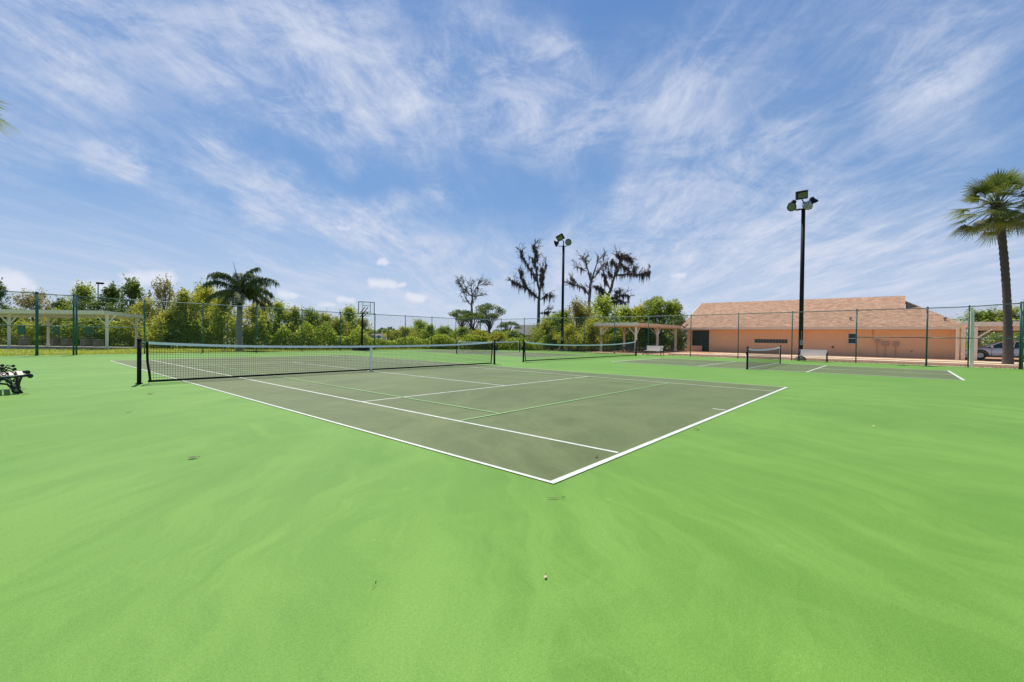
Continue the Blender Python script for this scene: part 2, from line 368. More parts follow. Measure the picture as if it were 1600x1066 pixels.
# ------------------------------------------------------------------ nets
def net(x0, x1, y, hp, hm, label, group, kind):
    r = thing('tennis_net' if kind != 'pb' else 'pickleball_net', label, 'net', ((x0+x1)/2, y, 0), group)
    L = x1-x0
    def top(x): t = (x-(x0+x1)/2)/(L/2); return hm+(hp-hm)*t*t*(.5+.5*t*t) - .01
    pw = .045 if kind != 'pb' else .04
    for k, x in enumerate((x0, x1)):
        s = 1 if k else -1
        p = MB(); p.tube([(x, y, -.02), (x, y, hp+.015)], pw, 14).lathe((x, y, hp+.01), (0, 0, 1), [(0, pw*1.12), (.03, pw*1.12), (.05, pw*.6), (.055, 0)], 14)
        p.lathe((x, y, .012), (0, 0, 1), [(0, pw*1.7), (.015, pw*1.7), (.016, 0)], 14)
        po = p.build('post', 'black', r, True)
        if (k == 1 and kind == 'near') or (k == 0 and kind != 'near'):
            c = MB().box((x+s*.07, y, .70), (.08, .07, .13)); c.tube([(x+s*.11, y, .70), (x+s*.15, y, .70), (x+s*.15, y-.03, .60)], .012, 6); c.build('winch', 'black', po)
    g = .17 if kind == 'near' else .12
    a, c = x0+g, x1-g
    m = MB(); st = .056; n = int((c-a)/st)
    def bar(p, q_, t=.003 if kind == 'near' else .002):
        d = (q_-p).normalized(); u = d.cross(V(0, 1, 0)).normalized()*t; w = V(0, 1, 0)*t; i = len(m.v)
        for e in (p, q_): m.v.extend([e-u, e-w, e+u, e+w])
        m.f.extend([(i+k, i+(k+1) % 4, i+4+(k+1) % 4, i+4+k) for k in range(4)])
    for i in range(1, n):
        x = a+(c-a)*i/n; lean = 0
        bar(V(x, y, .05), V(x, y+.004*sin(i), top(x)-.03))
    nh = int((hm-.1)/st)
    for j in range(nh+1):
        segs = 16
        for k in range(segs):
            xa, xb = a+(c-a)*k/segs, a+(c-a)*(k+1)/segs
            f = (j+.5)/(nh+1); bar(V(xa, y, .05+(top(xa)-.08)*f), V(xb, y, .05+(top(xb)-.08)*f))
    m.build('netting', 'netting', r)
    def band(zf0, zf1, th, name, mt, xs=None, wob=0):
        bb = MB(); xs = xs or [a+(c-a)*k/28 for k in range(29)]
        for k in range(len(xs)-1):
            A, B = xs[k], xs[k+1]; za0, za1, zb0, zb1 = zf0(A), zf1(A), zf0(B), zf1(B)
            for sgn in (-1, 1):
                P = [V(A, y+sgn*th, za0), V(B, y+sgn*th, zb0), V(B, y+sgn*th, zb1), V(A, y+sgn*th, za1)]
                bb.quad(*(P if sgn < 0 else P[::-1]))
            bb.quad(V(A, y-th, za1), V(B, y-th, zb1), V(B, y+th, zb1), V(A, y+th, za1)); bb.quad(V(A, y+th, za0), V(B, y+th, zb0), V(B, y-th, zb0), V(A, y-th, za0))
        bb.build(name, mt, r)
    bw = .065
    band(lambda x: top(x)-bw, lambda x: top(x), .010, 'top_band', 'band')
    MB().tube([(x0, y, hp-.02), (a, y, top(a)-.015)], .006, 6).build('cable', 'whitecord', r); MB().tube([(x1, y, hp-.02), (c, y, top(c)-.015)], .006, 6).build('cable', 'whitecord', r)
    if kind == 'pb':
        band(lambda x: .03, lambda x: .05, .006, 'bottom_band', 'whitecord')
        for x, s in ((a, 1), (c, -1)): MB().tube([(x, y, top(x)), (x+s*.07, y, .5), (x, y, .04)], .011, 5).build('edge_cord', 'whitecord', r)
    else:
        zb = .03
        band(lambda x: zb, lambda x: zb+.048, .009, 'bottom_band', 'black')
        for x, s in ((a, 1), (c, -1)):
            e = MB()
            P = [(x-.02*s, top(x)), (x-.01*s, .55), (x+.03*s, .25), (x+.05*s, zb)]
            for (xa, za), (xb, zb_) in zip(P, P[1:]):
                for sg in (-1, 1):
                    Q = [V(xa-.025, y+sg*.011, za), V(xb-.025, y+sg*.011, zb_), V(xb+.025, y+sg*.011, zb_), V(xa+.025, y+sg*.011, za)]
                    e.quad(*(Q if sg < 0 else Q[::-1]))
            e.build('side_band', 'black', r)
            for zz in (.12, .3, .5, .7): MB().tube([(x, y, zz), (x-s*g, y, zz+.01)], .003, 4).build('lacing', 'whitecord', r)
        if kind == 'near':
            xm = (x0+x1)/2
            s = MB().box((xm, y, hm/2), (.055, .028, hm-.02)).box((xm, y-.016, .30), (.062, .012, .05)).box((xm, y-.016, .13), (.062, .012, .05)); s.build('centre_strap', 'whitecord', r)
            MB().lathe((xm, y, .01), (0, 0, 1), [(0, .05), (.012, .05), (.013, 0)], 12).build('ground_anchor', 'concrete', r)
net(-.914, 11.884, 11.885, 1.07, .914, 'long black tennis net with white centre strap across the near court', None, 'near')
net(14.38, 27.3, 12.2, 1.07, .86, 'sagging tennis net standing between the two small courts, no centre strap', None, 'far')
net(18.15, 25.2, 2.7, .93, .84, 'small net with white edge cords on the court in front of the orange building', 'pickleball nets', 'pb')
net(18.3, 25.3, 21.6, .93, .86, 'small net farthest back, on the court near the fence corner', 'pickleball nets', 'pb')

# ------------------------------------------------------------------ fences
def fence(label, pts, H, mids, thick, name='chain_link_fence'):
    r = thing(name, label, 'fence', (pts[0][0], pts[0][1], 0))
    for i, (x, y) in enumerate(pts):
        rr = .042 if i in thick else .031
        MB().tube([(x, y, -.1), (x, y, H[i]+.02)], rr, 10).lathe((x, y, H[i]+.015), (0, 0, 1), [(0, rr*1.25), (.03, rr*1.2), (.06, rr*.5), (.065, 0)], 10).build('post', 'teal', r, True)
    MB().tube([(x, y, h-.01) for (x, y), h in zip(pts, H)], .024, 8).build('top_rail', 'rail', r, True)
    for i in mids:
        (xa, ya), (xb, yb) = pts[i], pts[i+1]; MB().tube([(xa, ya, 1.52), (xb, yb, 1.52)], .022, 8).build('mid_rail', 'rail', r, True)
    m = MB(); base = pts[0]
    for i in range(len(pts)-1):
        (xa, ya), (xb, yb) = pts[i], pts[i+1]
        m.quad(V(xa, ya, .03), V(xb, yb, .03), V(xb, yb, H[i+1]-.02), V(xa, ya, H[i]-.02))
    m.uv = lambda v: (abs(v[0]-base[0])+abs(v[1]-base[1]), v[2])
    m.build('wire_mesh', 'chain', r)
    w = MB(); w.tube([(x, y, .05) for x, y in pts], .004, 4)
    w.build('tension_wire', 'rail', r)
xs = [-12.5, -9.5, -6.5, -4.4]
fence('tall green chain link fence along the back, left of the gate', [(x, 31) for x in (-12.5, -9.5, -6.5, -1.91)], [3.2]*4, [0, 1, 2], [3])
fence('narrow green chain link gate panel at the left of the back fence', [(-1.86, 31), (-.55, 31)], [3.17]*2, [0], [1], 'fence_gate')
bx = [-.44, 2.42, 5.3, 8.4, 11.5, 14.5, 17.55, 20.6, 23.6, 26.6, 30]
fence('tall green chain link fence along the back, from the gate to the far corner', [(x, 31) for x in bx], [3.15, 3.1, 3.1, 3.08, 3.05, 3, 3, 3, 3, 3, 3.02], [0, 9], [0, 6])
ry = [30.94, 28, 25, 22, 18.3, 15.4, 12.5, 9.25, 6.05, 2.9, -.35, -3.4, -5.0, -6.8]
fence('tall green chain link fence along the right side, before the orange building', [(30, y) for y in ry], [3.02]*5+[3.0, 3.0, 3.02, 3.05, 3.08, 3.12, 3.14, 3.17, 3.28], [0, 1, 10, 11, 12], [11, 13])
fence('green chain link fence running forward from the corner by the sabal palm', [(29.94, -6.86), (27, -6.9), (24, -6.95), (21, -7), (18, -7)], [3.28, 3.2, 3.15, 3.1, 3.1], [0, 1, 2, 3], [0])

# ------------------------------------------------------------------ court lights
def floodpole(x, y, h, label, lamps, rad=.125):
    r = thing('floodlight_pole', label, 'light pole', (x, y, 0), 'court light poles')
    MB().tube([(x, y, -.08), (x, y, h*.5), (x, y, h)], [rad*1.05, rad*.98, rad*.9], 16).build('pole', 'black', r, True)
    MB().lathe((x, y, -.08), (0, 0, 1), [(0, .34), (.16, .33), (.25, .27), (.32, .19), (.33, 0)], 18).build('base', 'base', r)
    MB().box((x-.12, y-.05, 1.15), (.12, .16, .34)).tube([(x-.13, y-.05, 1.3), (x-.13, y-.05, 1.9)], .014, 6).build('junction_box', 'reflector', r)
    O = V(x, y, h); rr = hr; fwd = hf
    MB().tube([O, O+V(0, 0, .55)], .045, 8).lathe(O, (0, 0, 1), [(-.02, rad), (.05, rad), (.12, .05), (.13, 0)], 14).build('tenon', 'black', r, True)
    for kind, lx, lz, ld, face, sz in lamps:
        c = O+rr*lx+V(0, 0, lz)+fwd*ld; d = (rr*face[0]+V(0, 0, face[1])+fwd*face[2]).normalized()
        if kind == 'box':
            s = d.cross(V(0, 0, 1)).normalized(); u = s.cross(d); rot = Matrix((s, d, u)).transposed()
            tw = Matrix.Rotation(face[3], 3, d); rot = tw @ rot
            o = MB().box(c, (sz, .26, sz*.78), rot).box(c+tw@(u*sz*.42)+d*.12, (sz, .3, .03), rot).build('floodlight', 'black', r)
            MB().box(c+d*.135, (sz*.78, .02, sz*.56), rot).build('lens', 'glass_dark', o)
            MB().tube([c-tw@(u*sz*.36), O+V(0, 0, .5)], .03, 6).build('bracket', 'black', r)
        else:
            o = MB().lathe(c, d, [(-.30, 0), (-.30, .10), (-.20, .15), (-.12, sz*.30), (-.03, sz*.45), (.03, sz*.5), (.06, sz*.51), (.06, sz*.47), (.03, sz*.45)], 22).build('dish_lamp', 'reflector' if kind == 'back' else 'black', r, True)
            MB().lathe(c+d*.028, d, [(0, sz*.455), (.02, sz*.3), (.03, 0)], 22).build('lens', 'glass_dark', o)
            e = c-V(0, 0, sz*.35)-d*.1; mid = V(O.x, O.y, O.z+.08)
            out = (e-mid); out.z = 0
            MB().tube([mid, mid+out*.55+V(0, 0, -.03), mid+out*.9+V(0, 0, .04), mid+out+V(0, 0, .16), c-d*.12], .032, 8).build('arm', 'black', r, True)
floodpole(31.1, 2.58, 9.75, 'taller black floodlight pole standing in front of the orange building wall',
          [('box', -.10, .98, .05, (-.25, -.35, -1, .12), .64), ('dish', -.84, .16, -.1, (-.35, -.35, -1), .54), ('dish', -.42, .50, .5, (-.3, -.9, .5), .52),
           ('back', .02, .22, -.35, (.1, -.5, .9), .62), ('dish', .66, .58, .1, (.6, -1.2, .35), .62)])
floodpole(30.9, 21.2, 9.6, 'black light pole near the far corner, smaller of the two, between the mossy trees',
          [('box', -.30, .85, .05, (-.45, -.55, -1, .42), .66), ('dish', -.72, .30, .1, (-1.0, -.35, .35), .62), ('dish', .42, .42, 0, (.25, -.1, -1), .62)])
# slim distant lamp post behind the shelter
p = at(153, 44)
r = thing('lamp_post', 'slim grey lamp post with a flat head rising behind the picnic shelter', 'lamp post', p)
MB().tube([p-V(0, 0, .1), p+V(0, 0, 5.95)], [.07, .045], 8).build('pole', 'reflector', r, True)
MB().box(p+V(.12, -.05, 6.0), (.55, .4, .16)).build('lamp_head', 'black', r)

# ------------------------------------------------------------------ basketball hoop
def hoop():
    B = V(15.95, 30.25, 0); f = (-hf*.80+hr*.60).normalized(); s = V(-f.y, f.x, 0)   # s points left->right seen from the back
    r = thing('basketball_hoop', 'portable black basketball hoop with clear board at the back of the court', 'basketball hoop', B)
    rot = Matrix((f, s, V(0, 0, 1))).transposed()
    MB().box(B-f*.35+V(0, 0, .16), (1.5, 1.0, .26), rot, .86).box(B-f*.9+V(0, 0, .07), (.6, .9, .12), rot).build('base', 'black', r)
    for k in (-1, 1): MB().lathe(B+f*.38+s*(k*.42-.03)+V(0, 0, .06), s, [(0, 0), (0, .06), (.06, .06), (.06, 0)], 12).build('wheel', 'tyre', r)
    MB().tube([B+V(0, 0, .2), B+V(0, 0, 3.1)], .075, 10).tube([B-f*.8+V(0, 0, .2), B+V(0, 0, 1.4)], .025, 6).build('pole', 'black', r, True)
    C = B+f*.95; zb, zt, hw = 2.92, 3.84, .62
    for k in (-.12, .12):
        MB().beam(B-f*.15+s*k+V(0, 0, 2.72), C+s*k-f*.06+V(0, 0, 3.0), .04, .06).build('arm', 'black', r); MB().beam(B-f*.12+s*k+V(0, 0, 3.05), C+s*k-f*.06+V(0, 0, 3.42), .04, .06).build('arm', 'black', r)
    fr = MB()
    for a, c in (((-hw, zb), (hw, zb)), ((-hw, zt), (hw, zt)), ((-hw, zb), (-hw, zt)), ((hw, zb), (hw, zt))):
        fr.beam(C+s*a[0]+V(0, 0, a[1]), C+s*c[0]+V(0, 0, c[1]), .045, .045, f)
    bd = fr.build('backboard_frame', 'black', r)
    ln = MB()
    for a, c in (((-.30, 3.55), (.30, 3.55)), ((-.30, zb), (-.30, zt)), ((.30, zb), (.30, zt))):
        ln.beam(C+f*.02+s*a[0]+V(0, 0, a[1]), C+f*.02+s*c[0]+V(0, 0, c[1]), .035, .012, f)
    ln.build('target_line', 'rail', bd)
    gm, nt, bb = nodes_of('acrylic'); bb.inputs['Base Color'].default_value = (.8, .9, .95, 1); bb.inputs['Alpha'].default_value = .10; bb.inputs['Roughness'].default_value = .1
    MB().box(C+V(0, 0, (zb+zt)/2), (.012, 2*hw-.05, zt-zb-.05), rot).build('board', gm, bd)
    rc = C+f*.38+V(0, 0, 3.05); ring = [rc+f*cos(t)*.23+s*sin(t)*.23 for t in [2*pi*k/24 for k in range(25)]]
    rm = MB().tube(ring, .014, 6, False).box(C+f*.08+V(0, 0, 3.03), (.14, .16, .12), rot).build('rim', 'orange', r, True)
    nn = MB()
    for k in range(12):
        t = 2*pi*k/12
        for sg in (-1, 1):
            P = [rc+f*cos(t+sg*j*.26)*(.23-.03*j)+s*sin(t+sg*j*.26)*(.23-.03*j)-V(0, 0, .11*j) for j in range(4)]
            nn.tube(P, .006, 4, False)
    nn.build('hoop_net', 'whitecord', rm)
hoop()

# ------------------------------------------------------------------ benches by the right fence
def bench(y0, label, length=1.9, x=29.30):
    r = thing('park_bench', label, 'bench', (x, y0, 0), 'slatted benches by the right fence')
    L = length/2
    s = MB()
    for k in range(5): s.box((x-.34+k*.105, y0, .36+.004*k), (.09, 2*L-.08, .028))
    s.build('seat', 'slat', r)
    bk = MB()
    for k in range(6): bk.box((x+.13+k*.018, y0, .42+k*.056), (.028, 2*L-.08, .051), Matrix.Rotation(R_(17), 3, 'Y'))
    bk.build('backrest', 'slat', r)
    for sg in (-1, 1):
        e = MB(); yy = y0+sg*L
        e.tube([(x-.42, yy, 0), (x-.36, yy, .12), (x-.34, yy, .22), (x-.37, yy, .34)], .022, 6)
        e.tube([(x+.20, yy, 0), (x+.12, yy, .15), (x+.10, yy, .34), (x+.17, yy, .52), (x+.23, yy, .74)], .022, 6)
        e.tube([(x-.40, yy, .335), (x+.12, yy, .335)], .02, 6)
        e.tube([(x-.37, yy, .34), (x-.40, yy, .46), (x-.36, yy, .53), (x-.1, yy, .55), (x+.16, yy, .52)], .02, 6)
        e.tube([(x-.35, yy, .14), (x-.1, yy, .26), (x+.12, yy, .16)], .014, 6)
        e.build('side_frame', 'iron', r, True)
bench(11.72, 'slatted bench before the pergola, beside the sagging net', 1.35)
bench(1.68, 'slatted bench beside the taller light pole in front of the orange wall', 1.42)

# ornate cast iron bench at the left edge
def iron_bench():
    r = thing('cast_iron_bench', 'ornate black cast iron bench at the left edge of the court', 'bench', (-3.4, 11.9, 0))
    def P(px, py, y):                          # silhouette traced on the plane y = const, at true size
        d = fw + rt*((px-800)/F) - up*((py-533)/F); t = (y-CAM.y)/d.y; p = CAM+d*t; return V(p.x, y, max(p.z, 0))
    Y0 = 11.25
    base = [P(px, py, Y0) for px, py in ((31, 614), (31, 604), (32, 596), (35, 588))]
    x_f = base[0].x
    def frame(y, nm='side_frame'):
        e = MB(); X = lambda dx, zz: V(x_f+dx, y, zz)
        def scroll(cx, cz, r0_, turns, a0, sg=1, th=.012):
            n = int(14*turns); e.tube([X(cx+r0_*(1-.75*k/n)*cos(a0+sg*2*pi*turns*k/n), cz+r0_*(1-.75*k/n)*sin(a0+sg*2*pi*turns*k/n)) for k in range(n+1)], th, 6)
        e.tube([X(.03, 0), X(-.02, .10), X(-.01, .22), X(.02, .33), X(.05, .365)], [.026, .022, .02, .02, .02], 8)      # front leg
        e.tube([X(-.09, .03), X(-.10, .10), X(-.17, .20), X(-.35, .235), X(-.52, .18), X(-.60, .06), X(-.62, 0)], .02, 8)  # arch and rear leg
        e.tube([X(-.08, .03), X(.03, .015)], .022, 6)
        e.tube([X(-.70, .31), X(-.35, .32), X(-.1, .345), X(.12, .365)], [.02, .022, .024, .028], 8)                     # seat rail
        e.lathe(X(.145, .35)-V(0, .03, 0), (0, 1, 0), [(0, 0), (0, .045), (.06, .045), (.06, 0)], 14)                    # front scroll knob
        for cx, cz, rr, a0, sg in ((-.05, .27, .05, 0, 1), (-.16, .27, .05, 2, -1), (-.28, .275, .045, 0, 1), (-.39, .27, .05, 1, -1), (-.5, .26, .05, 0, 1), (-.06, .14, .05, 1, 1),
                                   (-.60, .42, .07, 0, 1), (-.46, .43, .07, 2, -1), (-.33, .43, .06, 1, 1), (-.22, .41, .05, 3, -1), (-.55, .53, .05, 0, -1), (-.40, .53, .05, 2, 1)):
            scroll(cx, cz, rr, 1.4, a0, sg)
        e.tube([X(-.66, .30), X(-.70, .45), X(-.64, .56), X(-.50, .60), X(-.34, .56), X(-.26, .52)], .014, 6)
        e.lathe(X(-.23, .515)-V(0, .02, 0), (0, 1, 0), [(0, 0), (0, .032), (.04, .032), (.04, 0)], 12)
        e.tube([X(-.34, .56), X(-.26, .47), X(-.14, .47), X(-.08, .42), X(-.06, .36)], .013, 6)
        e.lathe(X(-.07, .50)-V(0, .02, 0), (0, 1, 0), [(0, 0), (0, .03), (.04, .03), (.04, 0)], 12)
        e.tube([X(-.09, .49), X(-.16, .52), X(-.20, .46)], .012, 6)
        e.build(nm, 'iron', r, True)
    frame(Y0+.04); frame(Y0+1.25)
    s = MB()
    for k in range(6): s.box((x_f-.56+k*.115, Y0+.64, .355+.003*k), (.085, 1.24, .025))
    s.build('seat', 'slat', r)
    bk = MB()
    for k in range(4): bk.box((x_f-.70-.02*k, Y0+.64, .45+k*.095), (.025, 1.24, .07))
    bk.build('backrest', 'iron', r)
iron_bench()

# ------------------------------------------------------------------ timber shelters
def post_with_braces(r, p, h, dirs, w=.16, mt='cream'):
    po = MB().box(p+V(0, 0, h/2), (w, w, h)).box(p+V(0, 0, .1), (w*1.35, w*1.35, .2)).build('post', mt, r)
    bb = MB()
    for d in dirs: bb.beam(p+d*.04+V(0, 0, h-.75), p+d*.72+V(0, 0, h-.05), .055, .07)
    bb.build('brace', mt, po)
# pergola on the right
px0, px1, py0, py1 = 34.7, 45.3, 15.6, 20.1
r = thing('pergola', 'cream timber pergola with six braced posts behind the right fence', 'pergola', (px0, py0, 0))
for x in (35.2, 40, 44.8):
    for y in (16, 19.6):
        post_with_braces(r, V(x, y, -.05), 2.36, [d for d in (V(1, 0, 0), V(-1, 0, 0), V(0, 1, 0), V(0, -1, 0)) if not ((x == 35.2 and d.x < 0) or (x == 44.8 and d.x > 0) or (y == 16 and d.y < 0) or (y == 19.6 and d.y > 0))], .17)
b = MB()
for y in (16, 19.6): b.box((40, y, 2.43), (10.4, .14, .20))
for x in (35.2, 40, 44.8): b.box((x, 17.8, 2.425), (.12, 4.3, .17))
b.build('beam', 'tan', r)
b = MB()
b.box(((px0+px1)/2, py0, 2.56), (px1-px0, .05, .26)); b.box(((px0+px1)/2, py1, 2.56), (px1-px0, .05, .26)); b.build('side_fascia', 'tan', r)
b = MB().box((px0-.03, (py0+py1)/2, 2.57), (.05, py1-py0+.1, .28)); b.build('front_fascia', 'cream', r)
MB().box(((px0+px1)/2, (py0+py1)/2, 2.66), (px1-px0-.06, py1-py0-.06, .05)).build('roof', 'cream', r)
# picnic table under it
def picnic(c, rz, label):
    r = thing('picnic_table', label, 'picnic table', c); rot = Matrix.Rotation(rz, 3, 'Z')
    g = lambda x, y, z_: c+rot@V(x, y, z_)
    t = MB()
    for k in range(5): t.box(g(0, -.3+k*.15, .74), (1.8, .14, .04), rot)
    t.build('table_top', 'greywood', r)
    for s in (-1, 1): MB().box(g(0, s*.72, .44), (1.8, .26, .04), rot).build('seat', 'greywood', r)
    for s in (-.6, .6):
        l = MB(); l.beam(g(s, -.62, 0), g(s, -.2, .72), .05, .09).beam(g(s, .62, 0), g(s, .2, .72), .05, .09).beam(g(s, -.8, .4), g(s, .8, .4), .05, .09).build('leg', 'greywood', r)
picnic(V(37.2, 17.9, -.05), .1, 'weathered picnic table under the left half of the pergola')
picnic(V(42.4, 17.6, -.05), .1, 'weathered picnic table under the right half of the pergola')
# picnic shelter on the left
r = thing('picnic_shelter', 'long low cream picnic shelter with braced posts behind the left fence', 'picnic shelter', at(167, 32.5))
FR, FL = at(167, 32.5), at(14, 32.5); RR, RL = at(213, 36.0), at(75, 36.0)
FLL = FL+(FL-FR); RLL = RL+(RL-RR)
sd = (FR-FL).normalized(); dd = (RR-FR).normalized()
for p in (FR, FL, FLL): post_with_braces(r, p-V(0, 0, .06), 2.52, [sd, -sd, dd] if p != FR else [-sd, dd, sd*.8], .17)
for p in (RR, RL, RLL): post_with_braces(r, p-V(0, 0, .06), 2.42, [sd, -sd, -dd] if p != RR else [-sd, -dd, -(sd+dd)*.6], .16)
b = MB(); b.beam(FLL+V(0, 0, 2.54), FR+sd*.1+V(0, 0, 2.54), .14, .18).beam(RLL+V(0, 0, 2.42), RR+V(0, 0, 2.42), .14, .18)
b.beam(FR+V(0, 0, 2.53), RR+V(0, 0, 2.42), .12, .16).beam(FL+V(0, 0, 2.53), RL+V(0, 0, 2.42), .12, .16); b.build('beam', 'cream', r)
A = FLL-dd*.5+V(0, 0, 2.68); B = FR+sd*.12-dd*.5+V(0, 0, 2.68); C = RR+sd*.35+dd*.4+V(0, 0, 2.56); D = RLL+dd*.4+V(0, 0, 2.56)
b = MB(); i = len(b.v); h = V(0, 0, .2)
b.v += [A-h*.9, B-h*.9, C-h*.9, D-h*.9, A+h*.4, B+h*.4, C+h*.35, D+h*.35]; b.f += [(0, 3, 2, 1), (4, 5, 6, 7), (0, 1, 5, 4), (1, 2, 6, 5), (2, 3, 7, 6), (3, 0, 4, 7)]
b.build('roof', 'cream', r)
MB().box((FL+RR)/2-sd*2.2+V(0, 0, -.01), (12.5, 5, .05), Matrix.Rotation(math.atan2(sd.y, sd.x), 3, 'Z')).build('floor_slab', 'concrete', r)
# scoreboards and planters beneath/behind
for k, (px, lab) in enumerate(((33, 'green board on posts at the left under the picnic shelter'), (87, 'green board on posts in the middle under the picnic shelter'), (138, 'green board on posts at the right under the picnic shelter'))):
    c = at(px, 37.4); r = thing('scoreboard', lab, 'scoreboard', c, 'green boards under the picnic shelter')
    rot = Matrix.Rotation(math.atan2(sd.y, sd.x), 3, 'Z')
    MB().box(c+V(0, 0, 1.32), (.56, .04, .72), rot).build('board', 'boardgreen', r)
    for s in (-.24, .24): MB().box(c+rot@V(s, .05, .8), (.07, .07, 1.7), rot).build('post', 'greywood', r)
    MB().box(c+rot@V(.1, -.1, .72), (1.3, .28, .05), rot).build('shelf', 'greywood', r)
for k, (px, lab) in enumerate(((38, 'grey planter box left of the middle shelter post'), (82, 'grey planter box beside the middle shelter post'), (104, 'grey planter box below the middle green board'), (134, 'wide grey planter box below the right green board'), (154, 'grey planter box beside the right front shelter post'))):
    c = at(px, 36.8); rot = Matrix.Rotation(math.atan2(sd.y, sd.x), 3, 'Z')
    o = MB().box(c+V(0, 0, .27), (.5, .45, .56), rot).box(c+V(0, 0, .57), (.56, .5, .05), rot).build('planter_box', 'greywood'); tag(o, lab, 'planter', 'grey planter boxes under the shelter')
# ------------------------------------------------------------------ building
def building():
    X, YL, YR, WH = 46.0, 15.2, -5.9, 2.42
    r = thing('orange_building', 'long low orange stucco building with a brown shingle roof', 'building', (X, YL, 0))
    # front wall built around the openings: (y0,y1,z0,z1)
    ops = [(12.9, 14.7, 0.02, 2.22), (5.75, 8.6, .98, 1.36), (.52, 1.18, 1.05, 1.97)]
    w = MB(); ys = sorted({YL, YR, *[o[0] for o in ops], *[o[1] for o in ops]})
    T = .24
    for a, c in zip(ys, ys[1:]):
        o = [o for o in ops if abs(o[0]-a) < 1e-6 and abs(o[1]-c) < 1e-6]
        if not o: w.box((X+T/2, (a+c)/2, (WH-.1)/2), (T, c-a, WH+.1))
        else:
            _, _, z0, z1 = o[0]
            w.box((X+T/2, (a+c)/2, (z1+WH)/2), (T, c-a, WH-z1))
            if z0 > .1: w.box((X+T/2, (a+c)/2, (z0-.1)/2), (T, c-a, z0+.1))
    w.box((X+6.1, YL-T/2, 1.2), (11.9, T-.01, 2.5)); w.box((X+6.1, YR+T/2, 1.2), (11.9, T-.01, 2.5)); w.box((X+12.1, (YL+YR)/2, 1.2), (.24, YL-YR-.5, 2.5))
    # gable triangles
    w.poly([V(X+.3, YL-.02, 2.4), V(X+12, YL-.02, 2.4), V(X+6, YL-.02, 5.3)])
    w.build('wall', 'stucco', r)
    MB().box((X-.02, 14.15, .27), (.10, 1.1, .58)).build('low_wall', 'stucco', r)
    d = MB().box((X+.22, 13.8, 1.12), (.04, 1.86, 2.28)); d.build('screen_door', 'screen', r)
    mm = MB()
    for k in range(7): mm.box((X+.185, 12.98+k*.275, 1.12), (.03, .035, 2.2))
    mm.box((X+.183, 13.8, 1.05), (.028, 1.8, .04)); mm.build('door_frame', 'dark', r)
    gb = MB().box((X+.14, 7.175, 1.17), (.06, 2.85, .40)).build('block_window', 'pane', r)
    g2 = MB()
    for k in range(12): g2.box((X+.09, 5.78+k*.2535, 1.17), (.05, .05, .38))
    g2.box((X+.088, 7.175, 1.34), (.05, 2.84, .04)).box((X+.088, 7.175, 1.17), (.045, 2.84, .03)).box((X+.088, 7.175, 1.0), (.05, 2.84, .04)).build('block_joint', 'greywood', gb)
    wn = MB().box((X+.14, .85, 1.51), (.03, .66, .92)).build('window', 'pane', r)
    fr = MB()
    for yy in (.545, 1.155): fr.box((X+.06, yy, 1.51), (.06, .05, .92))
    for zz in (1.075, 1.51, 1.945): fr.box((X+.065, .85, zz), (.05, .56, .045))
    fr.build('window_frame', 'trim', wn)
    MB().box((X-.03, .85, 1.03), (.1, .78, .05)).build('sill', 'trim', wn)
    # main roof
    ex, ez, rx, rz = 45.3, 2.50, 52.0, 5.55; sl = (rz-ez)/(rx-ex); k1 = (rx-ex)*2+ex
    rf = MB(); y0, y1 = 15.7, -2.62; mid = 48.9; mz = ez+(mid-ex)*sl
    th = V(0, 0, -.16)
    def slab(b_, pts, t=th):
        n = len(pts); i = len(b_.v); b_.v += list(pts)+[p+t for p in pts]
        b_.f += [tuple(range(i, i+n)), tuple(reversed(range(i+n, i+2*n)))]+[(i+k, i+n+k, i+n+(k+1) % n, i+(k+1) % n) for k in range(n)]
    slab(rf, [V(ex, y0, ez), V(ex, y1, ez), V(rx, y1, rz), V(rx, y0, rz)][::-1])
    slab(rf, [V(rx, y0, rz+.003), V(rx, y1, rz+.003), V(k1, y1, ez), V(k1, y0, ez)][::-1])
    # lower hipped end, its front slope cut back beside the clerestory gap
    tx, tz = 50.8, ez+(50.8-ex)*sl; hx, hz = 49.30, ez+(49.30-ex)*sl
    def on(x, y): return V(x, y, ez+(x-ex)*sl)
    slab(rf, [on(ex, y1-.002), on(ex, -6.35), on(49.35, -3.60), on(48.9, y1-.002)][::-1])
    slab(rf, [V(ex, -6.352, ez), V(k1, -6.352, ez), V(k1-5.5, y1-.002, tz), V(tx+.002, y1-.002, tz)][::-1])
    rf.uv = lambda v: (v[1]+(v[0]*.0 if v[1] > -2.6 else 0), math.hypot(v[0]-ex, v[2]-ez))
    rf.build('roof', 'shingle', r)
    gb = MB(); gb.poly([V(tx-.1, y1+.05, tz-.1), V(rx, y1+.05, rz-.15), V(k1-5.4, y1+.05, tz-.1)]); gb.build('gable_end', 'stucco', r)
    MB().poly([V(49.0, y1-.03, 3.9), V(49.5, -3.62, 4.1), V(49.5, -3.62, 4.33), V(50.75, y1-.03, 4.93)]).build('clerestory', 'dark', r)
    # fascia
    fa = MB().box((ex-.02, (15.7-6.4)/2, ez-.11), (.05, 22.2, .19)); fa.build('fascia', 'fasciapaint', r)
    rk = MB().beam(V(ex, 15.72, ez-.08), V(rx, 15.72, rz-.08), .04, .17).build('rake_board', 'cream', r)
    MB().box((ex+.37, 4.6, ez-.225), (.68, 22, .02)).build('soffit', 'tan', r)
    # entry porch gable on the right
    pr = MB().beam(V(44.3, -5.25, 2.34), V(44.3, -6.15, 2.76), .24, .12, V(1, 0, 0)); 
    pr.build('porch_rake', 'warmcream', r)
    for yy, ww in ((-5.60, .17), (-5.90, .20)): MB().box((44.4, yy, 1.2), (ww, ww, 2.45)).build('porch_post', 'warmcream', r)
